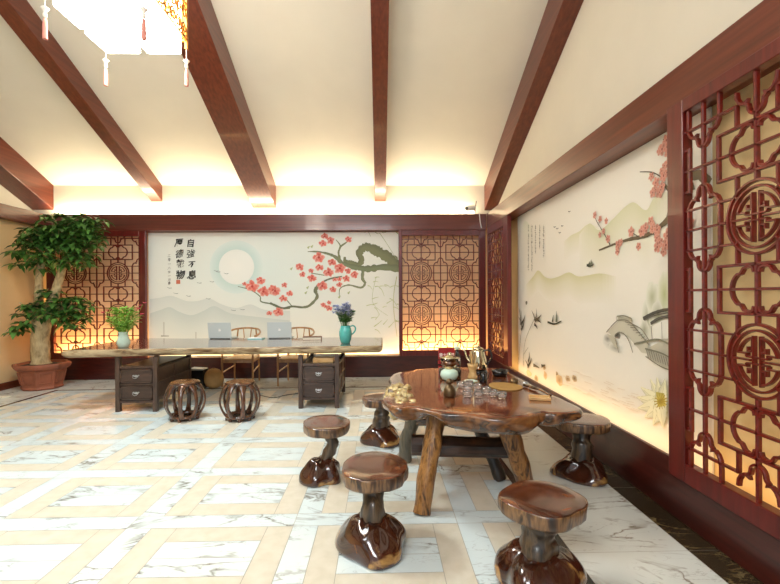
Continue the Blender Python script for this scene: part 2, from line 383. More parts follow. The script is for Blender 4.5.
# ---------------------------------------------------------------- carved lattice screens
def arc(cx, cy, r, a0, a1, n=12): return [(cx+r*math.cos(math.radians(a0+(a1-a0)*i/n)), cy+r*math.sin(math.radians(a0+(a1-a0)*i/n))) for i in range(n+1)]
def mirx(p): return [(-x, y) for x, y in reversed(p)]
def miry(p): return [(x, -y) for x, y in reversed(p)]
def cell_curves(P):
    """(polylines, closed) of one repeat, in units of metres around a medallion centre"""
    C_ = []
    R1, R2, R3 = .182, .152, .118
    C_.append((arc(0, 0, R1, 0, 360, 40), .017)); C_.append((arc(0, 0, R2, 0, 360, 36), .014))
    for q in range(4):
        sx = 1 if q in (0, 3) else -1; sy = 1 if q < 2 else -1
        f = lambda pts: [(x*sx, y*sy) for x, y in pts]
        C_.append((f(arc(0, 0, R3, 14, 78, 8) + [(.026, .045), (.052, .045), (.052, .068)]), .012))
        C_.append((f([(R3*.97, .032), (.062, .032), (.062, .016)]), .011))
        C_.append((f([(.707*R2, .707*R2), (.707*R1, .707*R1)]), .012))
    C_.append(([(-R2, .0), (-.04, .0)], .012)); C_.append(([(.04, .0), (R2, .0)], .012)); C_.append(([(-.06, -.016), (.06, -.016)], .010)); C_.append(([(-.06, .016), (.06, .016)], .010))
    for sx in (-1, 1): C_.append(([(sx*.021, -.125), (sx*.021, .125)], .011))
    h = P/2
    for v in (-.12, 0, .12):
        u = math.sqrt(R1*R1-v*v)
        C_.append(([(u, v), (P-u, v)], .0145))
    for u in (-.12, .12):
        v = math.sqrt(R1*R1-u*u); C_.append(([(u, v), (u, h-.126)], .016)); C_.append(([(u, -v), (u, -h+.126)], .016))
    C_.append(([(0, R1), (0, h)], .018)); C_.append(([(0, -h), (0, -R1)], .018))
    # rectangle with barbed cartouche
    C_.append(([(-.245, h-.126), (.245, h-.126), (.245, h+.126), (-.245, h+.126), (-.245, h-.126)], .0185))
    q = [(.016, .085), (.022, .108), (.05, .116), (.078, .108), (.096, .082), (.108, .078)] + arc(.064, 0, .094, 56, 0, 8)
    right = q + miry(q)[1:]
    C_.append(([(x, y+h) for x, y in right], .0165)); C_.append(([(x, y+h) for x, y in mirx(right)], .0165))
    C_.append(([(-P/2, h), (P/2, h)], .0165))
    # tall quatrefoil
    a, b = .138, .248
    q = arc(0, b-.043, .043, 90, 0, 8) + [(.047, b-.056), (.060, b-.066), (.056, b-.078), (.064, b-.074), (.082, b-.074), (.101, b-.087), (.116, b-.112), (.121, b-.148)]
    right = q + miry(q)
    full = right + mirx(right)[0:]
    C_.append(([(x+h, y) for x, y in full], .0185))
    C_.append(([(h, -P/2), (h, P/2)], .0185))
    return C_
def edge_cell(P):
    """the cell where the medallion column meets the top or bottom rail: a half quatrefoil instead of a medallion"""
    h = P/2; base = cell_curves(P); out = [base[i] for i in range(len(base)) if base[i][1] == .0165 or base[i][1] == .0185]
    for s in (-1, 1):
        out.append(([(.12, s*.12), (P-.12, s*.12)], .016)); out.append(([(.12, s*.12), (.12, s*(h-.126))], .016)); out.append(([(-.12, s*.12), (-.12, s*(h-.126))], .016))
        a, b = .138, .200
        q = arc(0, b-.043, .043, 90, 0, 8) + [(.047, b-.056), (.060, b-.066), (.056, b-.078), (.064, b-.074), (.082, b-.074), (.101, b-.087), (.116, b-.112), (.121, b-.148)]
        out.append(([(x, s*y) for x, y in q], .018)); out.append(([(-x, s*y) for x, y in q], .018))
    out.append(([(0, -h), (0, h)], .018))
    return out
def clip_runs(pts, u0, u1, v0, v1):
    fine = []
    for (ax, ay), (bx, by) in zip(pts, pts[1:]):
        L = math.hypot(bx-ax, by-ay)
        if L < 1e-6: continue
        fine.append(((ax, ay), (bx, by)))
    runs = []; cur = None
    for (ax, ay), (bx, by) in fine:
        t0, t1 = 0, 1; ok = True; dx, dy = bx-ax, by-ay
        for p, q in ((-dx, ax-u0), (dx, u1-ax), (-dy, ay-v0), (dy, v1-ay)):
            if abs(p) < 1e-9:
                if q < -1e-9: ok = False
            else:
                t = q/p
                if p < 0: t0 = max(t0, t)
                else: t1 = min(t1, t)
        if not ok or t0 >= t1-1e-6:
            cur = None; continue
        A = (ax+dx*t0, ay+dy*t0); B = (ax+dx*t1, ay+dy*t1)
        if cur is not None and abs(cur[-1][0]-A[0])+abs(cur[-1][1]-A[1]) < 1e-5: cur.append(B)
        else: cur = [A, B]; runs.append(cur)
        if t1 < 1-1e-6: cur = None
    return runs
def ribbon(mb, pts, w, y0, y1):
    n = len(pts); closed = math.hypot(pts[0][0]-pts[-1][0], pts[0][1]-pts[-1][1]) < 1e-5 and n > 3
    if closed: pts = pts[:-1]; n -= 1
    L = []; R = []
    for i in range(n):
        p = Vector(pts[i])
        if closed: a = Vector(pts[i-1]); b = Vector(pts[(i+1) % n])
        else: a = Vector(pts[max(i-1, 0)]); b = Vector(pts[min(i+1, n-1)])
        t1 = (p-a).normalized() if (p-a).length > 1e-7 else (b-p).normalized()
        t2 = (b-p).normalized() if (b-p).length > 1e-7 else t1
        n1 = Vector((-t1.y, t1.x)); n2 = Vector((-t2.y, t2.x)); m = n1+n2
        m = m.normalized() if m.length > .2 else n1
        k = w/2/max(.5, m.dot(n1)); L.append(p+m*k); R.append(p-m*k)
    vs = []
    for i in range(n):
        ch = .25*(y1-y0)
        c = (L[i]+R[i])/2; li = c+(L[i]-c)*.7; ri = c+(R[i]-c)*.7
        vs += [(li.x, y0, li.y), (ri.x, y0, ri.y), (R[i].x, y0+ch, R[i].y), (R[i].x, y1, R[i].y), (L[i].x, y1, L[i].y), (L[i].x, y0+ch, L[i].y)]
    fs = []
    for i in range(n if closed else n-1):
        j = (i+1) % n
        for k in range(6): fs.append((i*6+k, i*6+(k+1) % 6, j*6+(k+1) % 6, j*6+k))
    mb.add(vs, fs)
    if not closed: mb.add(vs[:6], [(5, 4, 3, 2, 1, 0)]); mb.add(vs[-6:], [(0, 1, 2, 3, 4, 5)])
def screen(label, loc, rz, u0, u1, v0, v1, P, cu, cv, pl, pr, rb, rt, group=None, depth=.022):
    """interior u0..u1 x v0..v1; pl/pr post widths, rb/rt rail heights"""
    t = thing('lattice_screen', label, 'carved screen', loc, rz, group)
    D0, D1 = -.015, .05
    for a, b in ((u0-pl, u0), (u1, u1+pr)):
        if b-a > .01: MB().box(a, b, D0, D1, v0-rb, v1+rt).build('post', 'red_wood', t, bevel=.005)
    MB().box(u0, u1, D0, D1, v0-rb, v0).build('rail', 'red_wood', t, bevel=.005)
    MB().box(u0, u1, D0, D1, v1, v1+rt).build('rail', 'red_wood', t, bevel=.005)
    mb = MB(); cin = cell_curves(P); ced = edge_cell(P)
    ni = int((u1-u0)/P)+3; nj = int((v1-v0)/.72)+3
    for i in range(-ni, ni+1):
        for j in range(-nj, nj+1):
            cc = cin if j in (0, 1) else ced
            for k, (pts, wd) in enumerate(cc):
                sp = [(x+cu+i*P, y*.72/P*(1) + cv + j*.72) if P != .72 else (x+cu+i*P, y+cv+j*.72) for x, y in pts]
                for run in clip_runs(sp, u0-.002, u1+.002, v0-.002, v1+.002):
                    ribbon(mb, run, wd*(.92 if depth > .02 else .98), .0, depth-.001*(k % 3))
    mb.build('lattice', 'lattice_red', t)
    return t
screen('carved red lattice screen on the back wall, right of the blossom mural', (0, YB-.03, 0), 0, .385, 1.745, .47, 2.475, .68, .725, 1.10, .055, .11, .10, .095, 'carved lattice screens')
screen('carved red lattice screen on the back wall behind the potted tree', (0, YB-.03, 0), 0, -5.60, -4.15, .47, 2.475, .725, -5.245, 1.12, .12, .11, .10, .095, 'carved lattice screens')
# right wall: local x runs from far to near, local y points into the wall
screen('narrow carved lattice screen in the corner of the right wall', (XR+.015, 7.62, 0), -PI/2, .02, .98, .47, 2.475, .72, .5, 1.10, .02, .22, .10, .12, 'carved lattice screens')
screen('large carved red lattice screen nearest the camera on the right wall', (XR-.005, 2.645, 0), -PI/2, 0, 2.9, .385, 2.53, .716, .50, 1.085, .145, .15, .115, .08, 'carved lattice screens', depth=.024)
# ledge under the near screen
# ---------------------------------------------------------------- murals
class Art:
    def __init__(s, fn): s.v = []; s.f = []; s.c = []; s.fn = fn; s.k = 0
    def tri(s, pts, cols, off):
        o = len(s.v)
        for p in pts: s.v.append(s.fn(p[0], p[1], off))
        s.f.append(tuple(range(o, o+len(pts)))); s.c.append(cols)
    def blob(s, cx, cz_, rx, rz, c0, c1, off, rot=0, jag=.12, n=18, seed=0):
        s.k += 1; off += s.k*1.5e-5
        P = []
        for i in range(n):
            a = 2*PI*i/n; k = 1+jag*noise.noise(Vector((math.cos(a)*1.5+seed, math.sin(a)*1.5, seed*1.7)))
            x, y = rx*k*math.cos(a), rz*k*math.sin(a)
            P.append((cx+x*math.cos(rot)-y*math.sin(rot), cz_+x*math.sin(rot)+y*math.cos(rot)))
        for i in range(n): s.tri([(cx, cz_), P[i], P[(i+1) % n]], [c0, c1, c1], off)
    def stroke(s, pts, w0, w1, col, off, rough=.12):
        s.k += 1; off += s.k*1.5e-5
        pts = [(p.x, p.y) for p in catmull([(a, b, 0) for a, b in pts], 7)] if len(pts) > 2 else pts
        n = len(pts); L = []; R = []
        for i, p in enumerate(pts):
            a = Vector(pts[max(i-1, 0)]); b = Vector(pts[min(i+1, n-1)]); t = (b-a)
            if t.length < 1e-6: t = Vector((1, 0))
            t.normalize(); m = Vector((-t.y, t.x)); w = (w0+(w1-w0)*i/max(1, n-1))/2
            w *= 1+rough*random.uniform(-1, 1)
            L.append(Vector(p)+m*w); R.append(Vector(p)-m*w)
        c2 = tuple(x*.72 for x in col[:3])+(1,)
        for i in range(n-1):
            C0 = [tuple((Vector(L[i])+Vector(R[i]))/2), tuple((Vector(L[i+1])+Vector(R[i+1]))/2)]
            s.tri([L[i], L[i+1], C0[1], C0[0]], [col, col, col, col], off); s.tri([C0[0], C0[1], R[i+1], R[i]], [col, col, c2, c2], off)
    def text(s, ch, cx, cz_, size, col, off, shear=.12, bold=.0, flip=1):
        cu = bpy.data.curves.new('glyph', 'FONT'); cu.body = ch; cu.size = 1; cu.align_x = 'CENTER'; cu.align_y = 'CENTER'; cu.offset = bold; cu.resolution_u = 3
        o = bpy.data.objects.new('glyph', cu); COL.objects.link(o)
        me = o.to_mesh()
        vs = [v.co.copy() for v in me.vertices]
        if vs:
            mx = (max(v.x for v in vs)+min(v.x for v in vs))/2; my = (max(v.y for v in vs)+min(v.y for v in vs))/2
            h = max(max(v.y for v in vs)-min(v.y for v in vs), max(v.x for v in vs)-min(v.x for v in vs), .3)
            for p in me.polygons:
                pts = []
                for i in p.vertices:
                    x = (vs[i].x-mx)/h; y = (vs[i].y-my)/h
                    x += shear*y + .05*math.sin(y*7+cx*30); y += .05*math.sin(x*6+cz_*20)+.10*x
                    pts.append((cx+x*size*flip, cz_+y*size))
                s.tri(pts, [col]*len(pts), off)
        o.to_mesh_clear(); bpy.data.objects.remove(o); bpy.data.curves.remove(cu)
    def build(s, name, parent):
        me = bpy.data.meshes.new(name); me.from_pydata(s.v, [], s.f); me.materials.append(M['painting'])
        ca = me.color_attributes.new('Col', 'FLOAT_COLOR', 'CORNER')
        k = 0
        for p, cols in zip(me.polygons, s.c):
            for i, li in enumerate(p.loop_indices): ca.data[li].color = cols[i]
        o = bpy.data.objects.new(name, me); COL.objects.link(o); o.parent = parent; return o
BACK_ART= [('f', -0.976, 2.489, 0.084), ('f', -1.007, 2.358, 0.09), ('f', -0.87, 2.418, 0.096), ('f', -0.557, 2.427, 0.079), ('f', -1.084, 2.115, 0.135), ('f', -0.851, 2.022, 0.096), ('f', -1.07, 1.932, 0.09), ('f', -1.222, 1.875, 0.062), ('f', -1.419, 1.942, 0.096), ('f', -1.374, 1.811, 0.073), ('f', -1.208, 1.744, 0.101), ('f', -0.913, 1.849, 0.118), ('f', -0.712, 1.918, 0.129), ('f', -0.569, 1.869, 0.073), ('f', -0.448, 1.801, 0.09), ('f', -0.6, 1.735, 0.084), ('f', -0.722, 1.726, 0.056), ('f', -0.804, 1.717, 0.051), ('f', -0.722, 1.626, 0.067), ('f', -0.835, 1.544, 0.079), ('f', -1.026, 1.606, 0.118), ('f', -0.968, 1.24, 0.045), ('f', -1.013, 1.271, 0.056), ('f', -0.907, 1.209, 0.073), ('f', -1.693, 1.624, 0.067), ('f', -1.89, 1.534, 0.129), ('f', -1.603, 1.472, 0.073), ('f', -1.715, 1.387, 0.09), ('f', -1.801, 1.145, 0.112), ('f', -0.906, 1.31, 0.051), ('f', -2.261, 1.603, 0.141), ('f', -2.065, 1.513, 0.13), ('f', -1.86, 1.521, 0.118), ('f', -2.109, 1.704, 0.1), ('f', -1.963, 1.124, 0.065), ('f', -2.396, 1.651, 0.053), ('f', -1.805, 1.148, 0.106), ('s', [(0.347, 1.905), (0.179, 2.089), (-0.003, 2.196), (-0.155, 2.273), (-0.277, 2.289), (-0.363, 2.182), (-0.324, 2.06), (-0.386, 1.978), (-0.492, 2.015), (-0.614, 2.046), (-0.622, 2.122)], 0.24, 0.05, '#7f8058'), ('s', [(0.347, 1.905), (0.056, 1.936), (-0.188, 1.907), (-0.371, 1.923), (-0.523, 1.954), (-0.675, 2.016), (-0.796, 2.123), (-0.947, 2.184), (-1.129, 2.215), (-1.281, 2.216)], 0.16, 0.015, '#7f8560'), ('s', [(-0.705, 2.046), (-0.734, 2.199), (-0.703, 2.32), (-0.779, 2.427)], 0.06, 0.012, '#84885f'), ('s', [(-0.703, 2.305), (-0.612, 2.366), (-0.551, 2.412)], 0.03, 0.01, '#84885f'), ('s', [(-0.295, 1.907), (-0.311, 1.74), (-0.266, 1.648), (-0.342, 1.572), (-0.555, 1.619), (-0.708, 1.558), (-0.724, 1.406)], 0.07, 0.012, '#8a8e68'), ('s', [(-0.676, 1.772), (-0.904, 1.727), (-1.072, 1.636), (-1.148, 1.53), (-1.118, 1.408), (-1.256, 1.257), (-1.377, 1.227), (-1.559, 1.244), (-1.74, 1.214), (-1.951, 1.307)], 0.02, 0.03, '#6f7355'), ('s', [(-1.072, 1.636), (-1.148, 1.53), (-1.118, 1.408), (-1.256, 1.257), (-1.377, 1.227)], 0.08, 0.04, '#7b7e5c'), ('s', [(-1.598, 1.217), (-1.741, 1.212), (-1.883, 1.283), (-2.104, 1.332), (-2.129, 1.427), (-2.293, 1.54), (-2.513, 1.604)], 0.025, 0.008, '#6f7a55'), ('s', [(-1.649, 1.351), (-1.559, 1.244)], 0.012, 0.012, '#6f7a55'), ('s', [(-1.222, 1.835), (-0.949, 1.788)], 0.012, 0.012, '#84885f'), ('s', [(-0.121, 1.672), (-0.074, 1.683), (-0.028, 1.672)], 0.012, 0.003, '#c9d09a'), ('s', [(-0.242, 1.25), (-0.151, 1.273), (-0.06, 1.283)], 0.012, 0.003, '#c9d09a'), ('s', [(-0.131, 1.261), (-0.083, 1.286), (-0.036, 1.298)], 0.012, 0.003, '#c9d09a'), ('s', [(-0.111, 0.877), (-0.038, 0.928), (0.035, 0.99)], 0.012, 0.003, '#bcc683'), ('s', [(0.189, 1.585), (0.261, 1.605), (0.333, 1.611)], 0.012, 0.003, '#d6dbae'), ('s', [(0.274, 0.963), (0.358, 0.977), (0.441, 0.971)], 0.012, 0.003, '#bcc683'), ('s', [(0.117, 1.289), (0.18, 1.324), (0.244, 1.356)], 0.012, 0.003, '#c9d09a'), ('s', [(0.265, 0.993), (0.348, 0.943), (0.431, 0.826)], 0.012, 0.003, '#c9d09a'), ('s', [(0.247, 1.225), (0.33, 1.183), (0.413, 1.077)], 0.012, 0.003, '#d6dbae'), ('s', [(-0.145, 1.368), (-0.082, 1.391), (-0.02, 1.402)], 0.012, 0.003, '#c9d09a'), ('s', [(-0.086, 1.0), (-0.045, 1.05), (-0.005, 1.108)], 0.012, 0.003, '#d6dbae'), ('s', [(0.296, 1.276), (0.372, 1.259), (0.447, 1.199)], 0.012, 0.003, '#c9d09a'), ('s', [(0.297, 1.582), (0.347, 1.591), (0.396, 1.578)], 0.012, 0.003, '#d6dbae'), ('s', [(-0.008, 1.595), (0.061, 1.601), (0.131, 1.583)], 0.012, 0.003, '#d6dbae'), ('s', [(0.052, 0.912), (0.094, 0.956), (0.136, 1.003)], 0.012, 0.003, '#c9d09a'), ('s', [(-0.1, 1.218), (-0.056, 1.178), (-0.012, 1.076)], 0.012, 0.003, '#c9d09a'), ('s', [(-0.09, 1.745), (-0.047, 1.76), (-0.005, 1.757)], 0.012, 0.003, '#bcc683'), ('s', [(0.149, 0.859), (0.203, 0.911), (0.257, 0.975)], 0.012, 0.003, '#c9d09a'), ('s', [(0.174, 1.379), (0.245, 1.33), (0.316, 1.212)], 0.012, 0.003, '#c9d09a'), ('s', [(-0.09, 1.588), (-0.044, 1.594), (0.001, 1.574)], 0.012, 0.003, '#bcc683'), ('s', [(0.078, 1.618), (0.136, 1.61), (0.193, 1.564)], 0.012, 0.003, '#bcc683'), ('s', [(-0.161, 1.028), (-0.107, 1.042), (-0.053, 1.038)], 0.012, 0.003, '#c9d09a'), ('s', [(-0.009, 1.573), (0.035, 1.526), (0.078, 1.414)], 0.012, 0.003, '#c9d09a'), ('s', [(-0.22, 1.61), (-0.174, 1.59), (-0.128, 1.525)], 0.012, 0.003, '#c9d09a'), ('s', [(0.047, 1.217), (0.088, 1.236), (0.128, 1.24)], 0.012, 0.003, '#d6dbae'), ('s', [(-0.094, 0.825), (-0.045, 0.808), (0.003, 0.748)], 0.012, 0.003, '#c9d09a'), ('s', [(-0.147, 2.596), (-0.101, 2.638), (-0.043, 2.573)], 0.012, 0.003, '#8f9a60'), ('s', [(0.094, 2.594), (0.14, 2.617), (0.198, 2.592)], 0.012, 0.003, '#8f9a60'), ('s', [(-0.14, 2.61), (-0.094, 2.634), (-0.036, 2.604)], 0.012, 0.003, '#a7ad77'), ('s', [(-0.206, 2.626), (-0.161, 2.573), (-0.103, 2.589)], 0.012, 0.003, '#a7ad77'), ('s', [(0.282, 2.576), (0.328, 2.528), (0.386, 2.525)], 0.012, 0.003, '#8f9a60'), ('s', [(0.003, 2.622), (0.049, 2.645), (0.107, 2.557)], 0.012, 0.003, '#8f9a60'), ('s', [(-0.091, 2.576), (-0.045, 2.536), (0.013, 2.532)], 0.012, 0.003, '#a7ad77'), ('s', [(0.023, 2.576), (0.069, 2.548), (0.127, 2.566)], 0.012, 0.003, '#a7ad77'), ('s', [(0.279, 2.623), (0.324, 2.565), (0.382, 2.55)], 0.012, 0.003, '#8f9a60'), ('s', [(-0.265, 2.556), (-0.219, 2.588), (-0.161, 2.483)], 0.012, 0.003, '#8f9a60'), ('s', [(0.227, 2.573), (0.273, 2.569), (0.331, 2.544)], 0.012, 0.003, '#a7ad77'), ('s', [(0.261, 2.611), (0.308, 2.657), (0.365, 2.542)], 0.012, 0.003, '#8f9a60'), ('s', [(-0.001, 2.547), (0.15, 2.318), (0.302, 2.073)], 0.008, 0.005, '#b5ba8c'), ('s', [(-0.067, 1.769), (-0.13, 1.311), (0.143, 1.065)], 0.006, 0.004, '#c4cba0'), ('s', [(0.3, 1.767), (0.236, 1.309), (0.3, 0.697)], 0.01, 0.006, '#c9c98f'), ('s', [(-2.903, 1.876), (-2.859, 1.86), (-2.821, 1.866)], 0.004, 0.008, '#8d958d'), ('s', [(-2.761, 1.844), (-2.717, 1.828), (-2.679, 1.834)], 0.004, 0.008, '#8d958d'), ('s', [(-3.014, 1.702), (-2.97, 1.686), (-2.932, 1.692)], 0.004, 0.008, '#8d958d'), ('s', [(-3.234, 1.681), (-3.19, 1.665), (-3.152, 1.671)], 0.004, 0.008, '#8d958d'), ('s', [(-3.643, 1.499), (-3.599, 1.483), (-3.561, 1.489)], 0.004, 0.008, '#8d958d'), ('s', [(-3.424, 1.45), (-3.38, 1.434), (-3.342, 1.44)], 0.004, 0.008, '#8d958d'), ('s', [(-3.078, 1.401), (-3.034, 1.385), (-2.997, 1.391)], 0.004, 0.008, '#8d958d'), ('s', [(-2.639, 1.192), (-2.595, 1.176), (-2.557, 1.182)], 0.004, 0.008, '#8d958d'), ('s', [(-2.481, 1.207), (-2.437, 1.191), (-2.399, 1.197)], 0.004, 0.008, '#8d958d'), ('s', [(-3.752, 1.595), (-3.708, 1.579), (-3.671, 1.585)], 0.004, 0.008, '#8d958d'), ('s', [(-2.934, 1.892), (-2.89, 1.876), (-2.852, 1.882)], 0.004, 0.008, '#8d958d'), ('s', [(-3.812, 0.983), (-3.813, 0.736)], 0.008, 0.008, '#a9a496'), ('s', [(-3.865, 0.737), (-3.726, 0.736)], 0.015, 0.01, '#9a9586'), ('s', [(-3.254, 0.803), (-3.255, 0.555)], 0.008, 0.008, '#a9a496'), ('s', [(-3.308, 0.556), (-3.168, 0.555)], 0.015, 0.01, '#9a9586'), ('s', [(-1.585, 1.897), (-1.549, 1.94)], 0.03, 0.006, '#bcc38e'), ('s', [(-1.33, 1.47), (-1.294, 1.513)], 0.03, 0.006, '#bcc38e'), ('s', [(-1.3, 1.562), (-1.263, 1.604)], 0.03, 0.006, '#bcc38e'), ('s', [(-1.22, 2.292), (-1.183, 2.334)], 0.03, 0.006, '#bcc38e'), ('s', [(-1.28, 2.277), (-1.244, 2.319)], 0.03, 0.006, '#bcc38e'), ('s', [(-0.571, 1.466), (-0.534, 1.509)], 0.03, 0.006, '#bcc38e'), ('s', [(-0.739, 1.391), (-0.702, 1.433)], 0.03, 0.006, '#bcc38e')]
BACK_RIDGES= [([(-4.054, 1.39), (-3.866, 1.415), (-3.678, 1.445), (-3.427, 1.355), (-3.239, 1.348), (-3.019, 1.391), (-2.799, 1.288), (-2.547, 1.223), (-2.294, 1.285), (-2.042, 1.188), (-1.598, 1.169)], 0.75, '#dde0d8'), ([(-4.055, 1.137), (-3.867, 1.199), (-3.71, 1.246), (-3.554, 1.166), (-3.335, 1.101), (-3.114, 1.179), (-2.925, 1.257), (-2.642, 1.128), (-2.169, 1.062), (-1.599, 0.994)], 0.75, '#d2d8d0')]
BACK_MOON= (-2.537, 1.948, 0.314)
CALLI= [('自', -3.334, 2.376, 0.17), ('強', -3.335, 2.189, 0.17), ('不', -3.317, 1.998, 0.15), ('息', -3.312, 1.821, 0.19), ('厚', -3.541, 2.376, 0.17), ('德', -3.533, 2.189, 0.17), ('載', -3.524, 2.015, 0.17), ('物', -3.519, 1.822, 0.19)]
CALLI2= [(-3.715, 2.149), (-3.715, 2.079), (-3.715, 2.009), (-3.716, 1.933), (-3.716, 1.864), (-3.717, 1.794), (-3.717, 1.721), (-3.717, 1.667)]
SEAL= (-3.56, 1.689)
